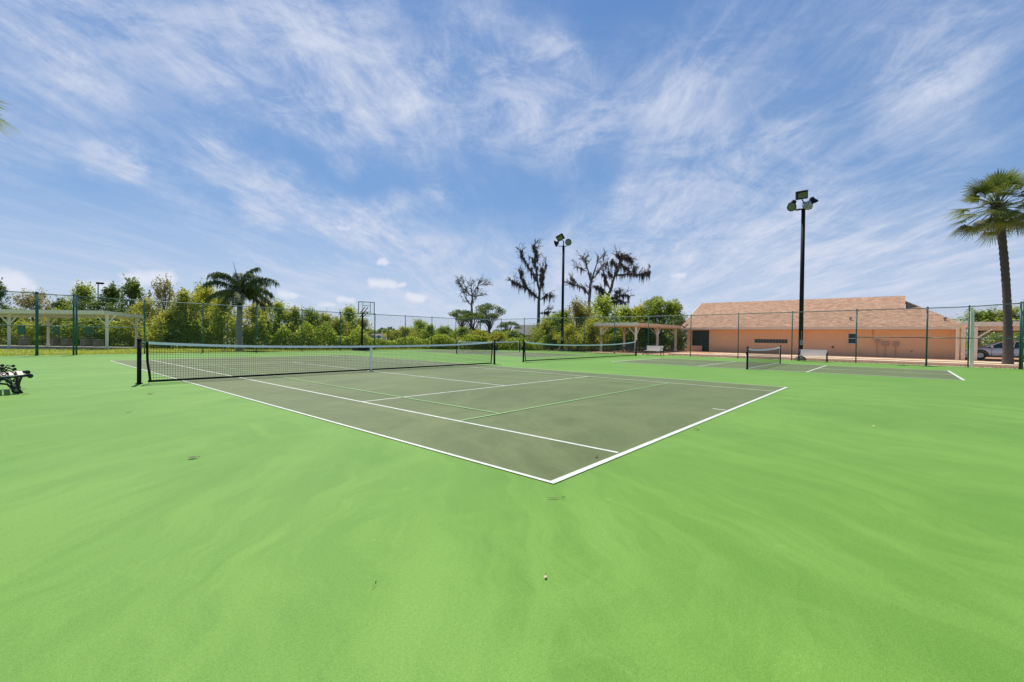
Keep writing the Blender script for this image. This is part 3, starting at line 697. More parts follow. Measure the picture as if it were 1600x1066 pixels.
    MB().box((45.3, -6.1, 2.42), (1.8, .8, .1)).build('porch_ceiling', 'tan', r)
    # services
    for (yy, zz, sy, sz) in ((-.85, 1.32, .3, .24), (-1.38, 1.12, .45, .34), (-2.05, 1.1, .36, .36)):
        u = MB().box((X-.08, yy, zz), (.14, sy, sz)).box((X-.16, yy, zz), (.02, sy*.7, sz*.7)).build('utility_box', 'utility', r)
        MB().tube([(X-.05, yy, zz-sz/2), (X-.05, yy, -.05)], .02, 6).build('conduit', 'utility', u)
    MB().tube([(X-.05, -.55, 2.4), (X-.05, -.55, 1.4)], .018, 6).build('conduit', 'utility', r)
    for yy, zz in ((1.0-5.0+.4, 2.9), (2.0, 2.9)): pass
    for yy, xx in ((1.05, 46.7), (-5.0, 46.4)):
        v = MB(); zz = ez+(xx-ex)*sl; v.tube([(xx, yy, zz-.05), (xx, yy, zz+.22)], .045, 8).tube([(xx+.02, yy-.12, zz+.2), (xx, yy, zz+.24), (xx, yy+.12, zz+.16)], .05, 8)
        v.build('vent_pipe', 'greywood', r)
    MB().tube([(ex-.06, 15.2, ez), (ex-.3, 15.5, ez+.25), (ex+.9, 15.4, ez+.75)], .06, 6).build('roof_camera', 'dark', r)
    MB().box((X-.04, 2.25, .72), (.08, .12, .14)).build('outlet', 'dark', r)
    MB().tube([(X-.03, -3.05, .55), (X-.12, -3.05, .5)], .03, 6).build('tap', 'dark', r)
building()
# carport
def carport():
    r = thing('carport', 'flat cream roofed carport over the silver car at the right', 'carport', (44.5, -7.2, 0))
    MB().box((48.2, -13.6, 2.72), (7.6, 14.8, .14)).build('roof', 'concrete', r)
    MB().box((44.36, -13.6, 2.66), (.06, 14.9, .34)).build('front_fascia', 'cream', r)
    b_ = MB().box((44.6, -13.6, 2.34), (.2, 14.6, .30)).box((51.7, -14, 2.34), (.2, 13.8, .3)).build('beam', 'tan', r)
    for (x, y) in ((37.9, -5.72),): pass
    for (x, y, w) in ((44.3, -6.52, .22), (44.6, -13.5, .2), (51.7, -7.4, .2), (51.7, -13.5, .2)):
        po = MB().box((x, y, 1.2), (w, w, 2.5)).build('post', 'cream', r)
        MB().beam(V(x, y-.1, 1.65), V(x, y-.85, 2.3), .09, .09).beam(V(x, y+.1, 1.75), V(x, y+.6, 2.25), .08, .08).build('brace', 'cream', po)
carport()
tag(MB().box((31.2, -5.22, 1.5), (.15, .15, 3.0)).box((31.2, -5.22, .06), (.2, .2, .1)).build('white_pole', 'cream'), 'white square pole standing just behind the fence near the porch', 'pole')

# ------------------------------------------------------------------ car
def car():
    r = thing('parked_car', 'silver car parked under the carport, partly hidden by the palm trunk', 'car', (46.4, -8.4, 0))
    X0, Yf = 46.4, -6.05                       # nose points to +y
    W = .88
    def station(s): return Yf-s                 # s = metres behind the nose
    # body side profile: s, belt height, bottom
    prof = [(0, .62, .30, .62), (.05, .70, .24, .74), (.35, .84, .20, .84), (.9, .93, .19, .87), (1.35, .98, .19, .88), (2.2, .97, .19, .88), (3.2, 1.0, .19, .88), (4.0, 1.02, .2, .86), (4.35, .98, .25, .80), (4.45, .80, .32, .74)]
    b_ = MB(); n = 12
    for s, zt, zb, w in prof:
        for k in range(n):
            t = 2*pi*k/n+pi/n; ct, st = cos(t), sin(t)
            sx = math.copysign(abs(ct)**.45, ct)*w; sz = (zt+zb)/2+math.copysign(abs(st)**.5, st)*(zt-zb)/2
            b_.v.append(V(X0+sx, station(s), sz))
    for i in range(len(prof)-1):
        for k in range(n): b_.f.append((i*n+k, i*n+(k+1) % n, (i+1)*n+(k+1) % n, (i+1)*n+k))
    b_.f += [tuple(range(n))[::-1], tuple((len(prof)-1)*n+k for k in range(n))]
    body = b_.build('body', 'carpaint', r, True)
    g = MB(); gp = [(1.15, .93, .94, .80), (1.55, 1.16, .92, .74), (2.0, 1.38, .92, .66), (2.6, 1.46, .92, .64), (3.3, 1.42, .92, .64), (3.9, 1.18, .94, .68), (4.25, .98, .94, .72)]
    for s, zt, zb, w in gp:
        wt = w if zt > 1.1 else w
        g.v += [V(X0-.8, station(s), zb), V(X0-wt, station(s), zt-.03), V(X0-wt*.8, station(s), zt), V(X0+wt*.8, station(s), zt), V(X0+wt, station(s), zt-.03), V(X0+.8, station(s), zb)]
    for i in range(len(gp)-1):
        for k in range(5): g.f.append((i*6+k, i*6+k+1, (i+1)*6+k+1, (i+1)*6+k))
    g.build('windows', 'carglass', r)
    rf = MB()
    for i in range(2, 4):
        (s0, z0, _, w0), (s1, z1, _, w1) = gp[i], gp[i+1]
        rf.quad(V(X0-w0-.01, station(s0), z0+.012), V(X0-w1-.01, station(s1), z1+.012), V(X0+w1+.01, station(s1), z1+.012), V(X0+w0+.01, station(s0), z0+.012))
    for sx in (-1, 1):
        for (s0, z0, w0), (s1, z1, w1) in (((1.15, .95, .81), (2.0, 1.38, .675)), ((2.0, 1.38, .675), (3.3, 1.42, .655)), ((3.3, 1.42, .655), (4.25, .99, .73)), ((2.55, .98, .815), (2.65, 1.44, .66))):
            rf.beam(V(X0+sx*w0, station(s0), z0), V(X0+sx*w1, station(s1), z1), .05, .06)
    rf.build('roof_pillars', 'carpaint', body)
    for s, in ((.86,), (3.5,)):
        for sx in (-1, 1):
            c = V(X0+sx*.80, station(s), .33)
            wh = MB().lathe(c, (sx, 0, 0), [(-.12, .20), (-.11, .31), (-.06, .335), (.06, .335), (.10, .31), (.10, .22), (.07, .21)], 26).build('wheel', 'tyre', r, True)
            rim = MB().lathe(c, (sx, 0, 0), [(.065, .215), (.085, .20), (.05, .17), (.045, 0)], 22)
            for k in range(5):
                t = 2*pi*k/5; rim.beam(c+V(sx*.075, 0, 0), c+V(sx*.085, cos(t)*.2, sin(t)*.2), .05, .03, V(1, 0, 0))
            rim.build('rim', 'alloy', wh)
            MB().tube([c+V(sx*.075, cos(t)*.40, sin(t)*.40) for t in [pi*k/12 for k in range(13)]], .05, 6).build('wheel_arch', 'tyre', body)
    for sx in (-1, 1):
        MB().box((X0+sx*.62, Yf-.10, .68), (.34, .18, .13), Matrix.Rotation(sx*-.3, 3, 'Z')).build('headlight', 'clearlamp', r)
        MB().box((X0+sx*.93, station(1.45), 1.0), (.2, .12, .14)).build('mirror', 'carpaint', r)
        dl = MB()
        for s in (1.45, 2.55): dl.box((X0+sx*.882, station(s), .62), (.012, .015, .62))
        dl.box((X0+sx*.89, station(2.35), .80), (.03, .16, .03)).box((X0+sx*.886, station(2.2), .30), (.02, 1.9, .05)).build('door_seam', 'dark', body)
    MB().box((X0, Yf-.01, .48), (1.0, .06, .2)).build('grille', 'dark', r)
car()

# ------------------------------------------------------------------ vegetation
TONE = rnd
def crown_shrub(H, R, bottom, clumps, per, size, up_=.8, seed=1):
    """many leaf-sized faces in elongated upright clumps"""
    g = random.Random(seed); b_ = MB(); cl = []
    for k in range(clumps):
        t = g.random()**.8; z_ = bottom+(H-bottom)*t
        prof = (1-abs(t-.38)**1.6*2.1) if t > .38 else (.55+t*1.2)
        rr = R*max(.16, prof)*math.sqrt(g.random())*1.02; a = g.uniform(0, 2*pi)
        c = V(cos(a)*rr, sin(a)*rr, z_*g.uniform(.93, 1.0)); d = V(cos(a)*g.uniform(.1, .7), sin(a)*g.uniform(.1, .7), up_+g.uniform(-.2, .5)).normalized()
        ln = g.uniform(.45, 1.1)*R*.42; wd = g.uniform(.13, .30)*R*.5; cl.append((c, d, ln)); tone0 = g.random()
        for i in range(per):
            s = g.gauss(0, .5)*ln; w = wd*max(.25, 1-abs(s)/ln*.7)
            p = c+d*s+V(g.gauss(0, w), g.gauss(0, w), g.gauss(0, w))
            dd_ = V(g.gauss(0, 1), g.gauss(0, 1), g.gauss(-.2, .8)); sz = size*g.uniform(.6, 1.4)
            dd_.normalize(); a2 = dd_.cross(V(g.gauss(0, 1), g.gauss(0, 1), g.gauss(0, 1))).normalized()
            h_, w_ = dd_*sz*.5, a2*sz*.3; b_.quad(p-h_, p+w_, p+h_, p-w_, tone0*.6+g.random()*.4)
    return b_, cl
def trunk_for(H, R, bottom, cl, g, r_=.11, lean=.03, n=16):
    t = MB(); top = V(g.gauss(0, .2), g.gauss(0, .2), H*.8)
    P = [V(0, 0, -.1), V(g.gauss(0, .1), g.gauss(0, .1), H*.25), V(g.gauss(0, .15), g.gauss(0, .15), H*.5), top]
    t.tube(P, [r_*1.25, r_, r_*.7, r_*.25], 7)
    for c, d, ln in g.sample(cl, min(n, len(cl))):
        z0 = max(.3, min(H*.7, c.z*g.uniform(.35, .7))); s = V(P[1].x*.6, P[1].y*.6, z0)
        m = (s+c)/2+V(0, 0, .1*R); t.tube([s, m, c-d*ln*.2, c+d*ln*.7], [r_*.4, r_*.28, r_*.15, .008], 4)
    return t
VARS = {}
def variant(key, H, R, bottom, clumps, per, size, leaf, bark='bark', up_=.8, seed=1, r_=.1):
    g = random.Random(seed+99); b_, cl = crown_shrub(H, R, bottom, clumps, per, size, up_, seed)
    root = thing('tree', 'x', 'tree'); root.location = (0, 0, 0)
    trunk_for(H, R, bottom, cl, g, r_).build('trunk', bark, root, local=True)
    b_.build('crown', leaf, root, local=True)
    VARS[key] = (root, H, R, [False])
variant('y1', 6.0, 2.2, .8, 120, 62, .17, 'leaf_y', seed=1)
variant('y2', 6.2, 1.9, .6, 105, 62, .17, 'leaf_y', seed=2, up_=1.2)
variant('y3', 5.2, 2.4, .4, 120, 62, .17, 'leaf_y', seed=3)
variant('g1', 6.4, 2.2, .9, 115, 62, .18, 'leaf_g', seed=4, up_=1.1)
variant('g2', 5.6, 2.5, .5, 120, 62, .18, 'leaf_g', seed=5)
variant('d1', 6.5, 1.8, 1.0, 60, 75, .20, 'leaf_d', seed=6)
variant('o1', 5.6, 2.1, .6, 70, 60, .16, 'leaf_b', seed=8, up_=.9)
# round crowned variant
def round_variant(key, H, R, nb, per, leaf, seed, trunk=True, flat=.75):
    g = random.Random(seed); b_ = MB(); cl = []
    for k in range(nb):
        a = g.uniform(0, 2*pi); e = g.uniform(-.25, 1.0); rr = R*g.uniform(.62, .95)
        c = V(cos(a)*rr*math.sqrt(max(0, 1-e*e)), sin(a)*rr*math.sqrt(max(0, 1-e*e)), H-R*flat+rr*e*flat); cl.append((c, V(0, 0, 1), .3*R)); t0 = g.random(); cr = R*g.uniform(.20, .34)
        for i in range(per):
            v = V(g.gauss(0, 1), g.gauss(0, 1), g.gauss(0, 1)).normalized()*cr*g.uniform(.6, 1.05); v.z *= .7; p = c+v
            n_ = V(g.gauss(0, 1), g.gauss(0, 1), g.gauss(0, 1)).normalized(); a2 = n_.cross(V(g.gauss(0, 1), g.gauss(0, 1), g.gauss(0, 1))).normalized()
            sz = g.uniform(.14, .26); b_.quad(p-n_*sz*.5, p+a2*sz*.3, p+n_*sz*.5, p-a2*sz*.3, t0*.6+g.random()*.4)
    root = thing('tree', 'x', 'tree')
    trunk_for(H-R*.4, R, H*.4, cl, g, .16, n=nb).build('trunk', 'bark', root, local=True); b_.build('crown', leaf, root, local=True)
    VARS[key] = (root, H, R, [False])
round_variant('r1', 9, 2.6, 26, 170, 'leaf_d', 11)
round_variant('r2', 9, 3.4, 34, 170, 'leaf_d', 12)
round_variant('r3', 7, 2.6, 34, 150, 'leaf_g', 13, flat=.9)

def place(key, px, D, top, wpx, label, name='leafy_tree', group='leafy trees behind the fences', rot=None, cat='tree'):
    root, H, R, used = VARS[key]
    o = root if not used[0] else copy_tree(root); used[0] = True
    p = at(px, D); zt = CAM.z+(hor(px)-top)/F*D; sz = (zt+.08)/H; sx = (wpx*1.18/2/F*D)/R
    o.name = name; o.location = (p.x, p.y, -.08); o.scale = (sx, sx, sz); o.rotation_euler = (0, 0, rnd.uniform(0, 6.28) if rot is None else rot)
    tag(o, label, cat, group); return o
T = [  # variant, px, D, top y, width px, label
 ('d1', -6, 40, 444, 42, 'dark leafy tree cut off by the left edge above the picnic shelter'),
 ('o1', 55, 44, 458, 84, 'rounded olive leafed tree above the left end of the picnic shelter'),
 ('g1', 20, 46, 484, 80, 'low green tree behind the leftmost shelter posts'),
 ('d1', 98, 43, 470, 46, 'small dark pointed tree behind the shelter, left of the thin lamp post'),
 ('g1', 130, 42, 447, 52, 'tall thin crowned green tree just left of the slim lamp post'),
 ('d1', 172, 43, 449, 50, 'dark upright tree just right of the slim lamp post'),
 ('y3', 85, 41, 500, 90, 'low yellow green tree behind the middle of the shelter'),
 ('g2', 150, 40, 495, 80, 'low green tree behind the right half of the shelter'),
 ('d1', 206, 42, 440, 52, 'dark tree topping the right end of the shelter roof'),
 ('y1', 228, 40, 472, 60, 'yellow green tree just right of the picnic shelter'),
 ('o1', 256, 42, 438, 54, 'tallest olive tinged tree between the shelter and the queen palm'),
 ('y2', 290, 38, 457, 56, 'upright yellow green tree left of the queen palm fronds'),
 ('y1', 322, 40, 452, 60, 'yellow green tree under the left fronds of the queen palm'),
 ('y3', 262, 37, 490, 70, 'low yellow green tree at the lawn edge right of the shelter'),
 ('g2', 315, 42, 452, 54, 'green tree half hidden by the left fronds of the queen palm'),
 ('y3', 345, 38, 468, 58, 'bright yellow green tree touching the left of the queen palm trunk'),
 ('y1', 396, 38, 478, 54, 'yellow green tree touching the right of the queen palm trunk'),
 ('o1', 414, 40, 466, 44, 'olive leafed tree under the right fronds of the queen palm'),
 ('g1', 436, 39, 474, 50, 'green tree with several pointed tops right of the queen palm'),
 ('y2', 458, 39, 482, 46, 'slim yellow green tree left of the sixth back fence post'),
 ('g2', 484, 40, 487, 54, 'green tree between the queen palm and the basketball hoop'),
 ('y1', 508, 41, 492, 48, 'yellow green tree left of the basketball hoop by one fence bay'),
 ('y3', 530, 40, 498, 44, 'low yellow green tree close left of the basketball hoop'),
 ('g1', 546, 43, 482, 56, 'open crowned green tree just left of the hoop pole'),
 ('o1', 566, 43, 498, 36, 'brownish olive tree right behind the hoop pole'),
 ('y3', 612, 46, 518, 36, 'low yellow green shrub tree in the gap right of the hoop'),
 ('y1', 632, 47, 512, 44, 'yellow green tree right of the lake gap'),
 ('g2', 655, 50, 503, 46, 'dark rounded green tree midway between hoop and bare tree'),
 ('g1', 672, 48, 508, 30, 'small green tree right of the dark rounded one'),
 ('g2', 695, 48, 512, 44, 'low green tree left of the bare tree'),
 ('y3', 688, 44, 524, 40, 'low bright yellow green bush in front of the low trees, left of the bare tree'),
 ('y1', 748, 44, 517, 56, 'bright yellow green bush below the round crowned pine'),
 ('y3', 778, 44, 520, 44, 'bright yellow green bush left of the rear net posts'),
 ('g2', 722, 46, 513, 46, 'green bush at the foot of the bare tree'),
 ('g2', 800, 47, 518, 50, 'low green tree left of the tall mossy tree'),
 ('d1', 815, 48, 522, 36, 'low dark bush at the foot of the tall mossy tree'),
 ('y1', 852, 45, 504, 40, 'yellow green tree left of the far light pole'),
 ('g2', 878, 46, 490, 60, 'green tree right behind the far light pole'),
 ('o1', 902, 48, 470, 62, 'brownish olive tree at the foot of the forked mossy tree'),
 ('y2', 888, 42, 508, 40, 'slim yellow green tree in front, right of the far light pole'),
 ('y3', 925, 45, 500, 56, 'yellow green tree left of the pergola'),
 ('g2', 942, 52, 468, 64, 'bright green tree under the forked mossy tree'),
 ('g1', 975, 54, 482, 60, 'green tree above the left half of the pergola'),
 ('y1', 1000, 56, 480, 50, 'yellow green tree above the middle of the pergola'),
 ('g1', 1020, 56, 476, 46, 'green tree above the pergola, left of the dark tall one'),
 ('r3', 1033, 54, 463, 56, 'dark rounded tree rising above the right end of the pergola'),
 ('g2', 1050, 52, 478, 48, 'green tree just left of the building roof'),
 ('g2', 965, 50, 505, 80, 'low green tree behind the left pergola posts'),
 ('d1', 1010, 51, 505, 70, 'low dark tree behind the right pergola posts'),
 ('d1', 1062, 54, 505, 50, 'low dark tree touching the left corner of the building'),
 ('y3', 1064, 50, 536, 22, 'small bright yellow green bush at the left corner of the building'),
 ('g2', 862, 47, 497, 64, 'green tree between the tall mossy tree and the far light pole'),
 ('y1', 908, 49, 484, 60, 'yellow green tree in front of the brownish tree at the forked mossy tree'),
 ('y2', 990, 56, 484, 56, 'yellow green tree rising between the widest mossy tree and the dark rounded tree'),
 ('g2', 1530, 62, 489, 90, 'hedge like green tree above the carport, left of the sabal palm'),
 ('y1', 1575, 60, 484, 80, 'thin twiggy green tree above the carport behind the sabal palm'),
 ('g2', 1620, 58, 486, 90, 'green tree above the carport at the right edge'),
]
for a in T: place(*a)
for key, px, D, top, w, lab in (('r1', 722, 62, 485, 40, 'small round crowned dark pine left of the bare tree trunk'),
                                ('r2', 765, 62, 474, 44, 'larger round crowned dark pine right of the bare tree trunk'),
                                ('r1', 740, 60, 490, 40, 'dark pine tucked right behind the bare tree trunk'),
                                ('r1', 796, 66, 503, 30, 'smallest round crowned dark pine, left of the tall mossy tree')):
    place(key, px, D, top, w, lab, 'pine_tree', 'round crowned pines in the middle distance')
# white flowering bush behind the car
b_, cl = crown_shrub(2.3, 1.6, .2, 60, 60, .14, seed=31)
r = thing('flowering_bush', 'green bush dotted with white flowers behind the silver car', 'bush', at(1560, 45))
b_.v = [v*V(1, 1, 1).length/1.7320508+ORG[r.name] for v in b_.v]
b_.build('foliage', 'leaf_g', r)
fl = MB()
for k in range(150):
    c, d, ln = rnd.choice(cl); p = c+V(rnd.gauss(0, .25), rnd.gauss(0, .25), rnd.gauss(.1, .2))+ORG[r.name]
    for _ in range(3): fl.leaf(p+V(rnd.gauss(0, .03), rnd.gauss(0, .03), 0), .13, asp=.9)
fl.build('flowers', 'whitecord', r)
r2 = copy_tree(r); r2.location = at(1588, 45); r2.scale = (.95, .95, .9); r2.rotation_euler = (0, 0, 2); tag(r2, 'green bush with white flowers at the right edge, behind the car roof', 'bush')
r3 = copy_tree(r); r3.location = at(1534, 46); r3.scale = (.8, .8, .75); r3.rotation_euler = (0, 0, 4); tag(r3, 'smaller green bush with few white flowers above the car bonnet', 'bush')

# undergrowth below the tree row: one mass
b = MB()
path = [(-160, 40, 3.6), (0, 40, 3.4), (210, 38.5, 3.3), (240, 36.5, 3.1), (460, 36.5, 2.9), (560, 38, 2.3), (580, 40, 1.0), (600, 41, .9), (640, 42, 1.5), (840, 42, 1.4), (860, 44, 2.4), (935, 47, 2.6), (1060, 50, 2.4)]
UH = [rnd.uniform(.35, 1.05) for _ in range(97)]
for i in range(56000):
    k = rnd.choices(range(len(path)-1), weights=[path[j+1][0]-path[j][0] for j in range(len(path)-1)])[0]
    t = rnd.random(); a, c = path[k], path[k+1]; px = a[0]+(c[0]-a[0])*t; D = a[1]+(c[1]-a[1])*t; hh = a[2]+(c[2]-a[2])*t
    hk = px/17; hj = int(math.floor(hk)); hh *= UH[hj % 97]+(UH[(hj+1) % 97]-UH[hj % 97])*(hk-hj)
    p = at(px, D+abs(rnd.gauss(0, 1.2))); p.z = rnd.random()**.8*hh-.05
    b.leaf(p, rnd.uniform(.12, .26))
b.f = b.f
tag(b.build('undergrowth', 'leaf_g'), 'dense low green undergrowth filling the foot of the tree row behind the fence', 'undergrowth', kind='stuff')
# far shore wood across the lake
b = MB()
for i in range(9000):
    px = rnd.uniform(380, 900); D = 200+rnd.gauss(0, 6); p = at(px, D); hh = 2.2+1.4*abs(sin(px*.07))+1.0*abs(sin(px*.21+2)); p.z = rnd.random()*hh
    b.leaf(p, rnd.uniform(.8, 1.6), asp=.8)
tag(b.build('far_wood', 'leaf_d'), 'distant line of dark trees across the lake', 'wood', kind='stuff')
# distant houses
def far_house(px, D, w, h, lab, mroof='greywood', mwall='stucco', rise=1.9):
    c = at(px, D); r = thing('house', lab, 'house', c, None); rot = Matrix.Rotation(YAW-pi/2, 3, 'Z')
    MB().box(c+V(0, 0, h/2), (w, 7, h), rot).build('wall', mwall, r)
    g_ = MB(); P = [c+rot@V(x, y, z_) for x, y, z_ in ((-w/2-.4, -4, h), (w/2+.4, -4, h), (w/2+.4, 4, h), (-w/2-.4, 4, h), (-w/2+.6, 0, h+rise), (w/2-.6, 0, h+rise))]
    g_.v += P; g_.f += [(0, 1, 5, 4), (2, 3, 4, 5), (1, 2, 5), (3, 0, 4), (0, 3, 2, 1)]; g_.build('roof', mroof, r)
    for s in (-.25, .2):
        wn = MB().box(c+rot@V(w*s, -3.52, h*.55), (1.3, .06, 1.1), rot).build('window', 'pane', r); MB().box(c+rot@V(w*s, -3.56, h*.55), (1.4, .05, .08), rot).build('frame', 'trim', wn)
far_house(829, 84, 6.0, 1.6, 'far house with a grey gable roof in the gap left of the tall mossy tree')
far_house(592, 178, 5.5, .9, 'white low house on the far lake shore seen behind the hoop', 'greywood', 'trim', .7)

# dead and mossy trees: limbs drawn in metres from the base, with random depth
def mossy(name, label, D, bx_, base_py, limbs, moss, twig, bark='palebark', mosslen=1.0, seed=5):
    g = random.Random(seed); o = at(bx_, D); r = thing(name, label, 'tree', o)
    k = D/F
    def L(px, py, dz=0): return o+hr*((px-bx_)*k)+V(0, 0, CAM.z+(hor(bx_)-py)*k-0)+hf*dz
    tr = MB(); ms = MB(); tw = MB(); pts_all = []
    for li, (pts, r0_, r1_) in enumerate(limbs):
        dep = g.uniform(-1.6, 1.6) if li else 0; n = len(pts); P = []
        for i, (x, y) in enumerate(pts):
            f = i/(n-1); P.append(L(x, y, dep*f*1.0))
        # subdivide with wobble
        Q = [P[0]]
        for a, c in zip(P, P[1:]):
            m_ = (a+c)/2+V(g.gauss(0, .04), g.gauss(0, .04), g.gauss(0, .04))*(c-a).length; Q += [m_, c]
        rs = [(r0_+(r1_-r0_)*i/(len(Q)-1))*k for i in range(len(Q))]
        tr.tube(Q, rs, 6)
        start = 2 if li == 0 else 1
        for i in range(start, len(Q)-1):
            for _ in range(5):
                t = g.random(); pts_all.append((Q[i]*(1-t)+Q[i+1]*t, (Q[i+1]-Q[i]).normalized(), i/len(Q), li))
    def twigs(p, d, ln, depth):
        if depth == 0 or ln < .12: return
        e = p+d*ln; m_ = (p+e)/2+V(g.gauss(0, .05), g.gauss(0, .05), g.gauss(0, .05))*ln*2
        tw.tube([p, m_, e], [.010+.012*depth, .008+.009*depth, .006+.006*depth], 4, False)
        for _ in range(g.choice((2, 3))):
            nd = (d+V(g.gauss(0, .5), g.gauss(0, .5), g.gauss(.15, .5))).normalized(); twigs(m_ if g.random() < .5 else e, nd, ln*g.uniform(.55, .85), depth-1)
    for p, d, f, li in pts_all:
        if li == 0 and f < .5: continue
        if g.random() < twig*(.3+f): twigs(p, (d+V(g.gauss(0, .6), g.gauss(0, .6), g.gauss(.3, .5))).normalized(), g.uniform(.4, .85)*mosslen, 3)
        if g.random() < moss*.62:
            c = p+V(g.gauss(0, .12), g.gauss(0, .12), .05); ln = g.choice((.5, .9, 1.4, 2.1))*g.uniform(.7, 1.15)*mosslen; wd = g.uniform(.05, .17)*mosslen; t0 = g.random()
            for i in range(int(19*ln/mosslen)+12):
                q_ = c+V(g.gauss(0, wd), g.gauss(0, wd), g.gauss(.02, .08)); l = ln*g.uniform(.3, 1)*(1-min(.85, math.hypot(q_.x-c.x, q_.y-c.y)/wd*.38)); a = g.uniform(0, pi); w = V(cos(a), sin(a), 0)*g.uniform(.018, .04)
                e = q_-V(g.gauss(0, .05), g.gauss(0, .05), l); ms.quad(q_-w, q_+w, e+w*.15, e-w*.15, t0*.6+.4*g.random())
    tr.build('trunk', bark, r, True); tw.build('twigs', bark, r)
    if ms.v: ms.build('hanging_moss', 'moss', r)
mossy('bare_tree', 'slender bare leafless tree with a little hanging moss, left of centre', 64, 737, 540,
      [([(737, 545), (736, 500), (736, 475), (737, 462)], 2.0, 1.4), ([(737, 463), (730, 458), (724, 452), (718, 445), (716, 440)], 1.1, .3), ([(737, 462), (735, 452), (734, 444)], 1.0, .3),
       ([(737, 462), (741, 453), (745, 447), (748, 441)], 1.0, .3), ([(736, 477), (729, 470), (725, 463), (723, 455)], 1.0, .3), ([(737, 463), (743, 462), (750, 461)], .6, .2),
       ([(724, 452), (720, 457), (714, 464)], .5, .2), ([(745, 447), (751, 445), (756, 444)], .5, .2), ([(730, 458), (726, 447), (724, 440)], .5, .2)], .05, .62, seed=3)
mossy('mossy_tree', 'tall narrow tree hung with dark moss, left of the far light pole', 62, 841, 545,
      [([(841, 548), (841, 500), (841, 470), (842, 455), (838, 435), (834, 410), (834, 392), (834, 380)], 3.0, .5), ([(841, 467), (832, 459), (824, 453), (815, 449), (805, 444), (797, 440)], 1.6, .4),
       ([(824, 453), (818, 440), (813, 430), (811, 420)], 1.2, .4), ([(842, 458), (845, 440), (848, 425), (852, 413)], 1.5, .4), ([(836, 440), (828, 425), (820, 410), (813, 400), (812, 392)], 1.3, .4),
       ([(836, 420), (832, 408), (828, 402)], .8, .3), ([(842, 470), (850, 465), (857, 458), (861, 464)], .5, .2), ([(842, 490), (850, 489), (857, 488)], .9, .3), ([(835, 412), (838, 402), (836, 392)], .8, .3),
       ([(840, 450), (836, 432), (829, 418)], 1.0, .5), ([(843, 448), (846, 432), (843, 420)], 1.0, .4)], .95, .50, 'bark', 1.0, seed=9)
mossy('mossy_tree', 'forked pale topped tree with moss on its lower limbs, left of the densest mossy tree', 64, 921, 545,
      [([(921, 545), (921, 490), (921, 455), (923, 437)], 2.8, 2.2), ([(921, 438), (917, 425), (913, 413), (905, 405)], 1.7, .4), ([(924, 437), (928, 420), (931, 408), (939, 402)], 1.6, .4),
       ([(920, 462), (912, 452), (903, 447), (894, 446), (888, 443)], 1.6, .5), ([(924, 436), (932, 428), (938, 418), (948, 408)], 1.3, .4), ([(913, 413), (912, 405), (916, 402)], .8, .3), ([(915, 424), (906, 421), (897, 416)], .8, .3),
       ([(903, 447), (897, 438), (891, 431)], .8, .3), ([(938, 418), (945, 416), (952, 406)], .6, .3)], .42, .75, 'palebark', .8, seed=12)
mossy('mossy_tree', 'widest tree, heavily draped in dark moss, above the left of the pergola', 64, 948, 545,
      [([(948, 545), (948, 485), (950, 460), (956, 440), (962, 425), (968, 408), (970, 396)], 3.4, 1.0), ([(960, 430), (972, 430), (984, 428), (996, 431), (1003, 428), (1008, 425)], 1.6, .5),
       ([(964, 420), (960, 412), (956, 404)], 1.2, .4), ([(968, 408), (976, 402), (983, 403), (985, 410)], 1.2, .4), ([(966, 412), (966, 400), (963, 396)], 1.0, .4), ([(950, 462), (942, 455), (935, 450), (930, 448)], 1.5, .5),
       ([(952, 452), (945, 442), (942, 432), (940, 428)], 1.2, .4), ([(950, 468), (960, 464), (970, 461), (981, 463)], 1.5, .5), ([(949, 475), (958, 472), (966, 470), (973, 476)], 1.4, .5), ([(958, 436), (953, 428), (950, 420)], 1.0, .4),
       ([(968, 410), (974, 415), (982, 418), (986, 424)], 1.2, .5), ([(984, 428), (991, 420), (995, 414)], .9, .4), ([(969, 400), (976, 398), (980, 400)], .9, .3), ([(950, 480), (944, 472), (938, 462)], 1.1, .4), ([(955, 470), (962, 456), (968, 455)], 1.0, .4)],
      1.5, .45, 'bark', .95, seed=21)
# broken dead stump between shrubs
p = at(606, 44)
tag(MB().tube([p, p+V(0, 0, 1.4), p+V(.03, 0, 1.9)], [.07, .06, .02], 7).build('dead_stump', 'bark'), 'thin dark dead stump poking above the shrubs right of the hoop', 'tree stump')

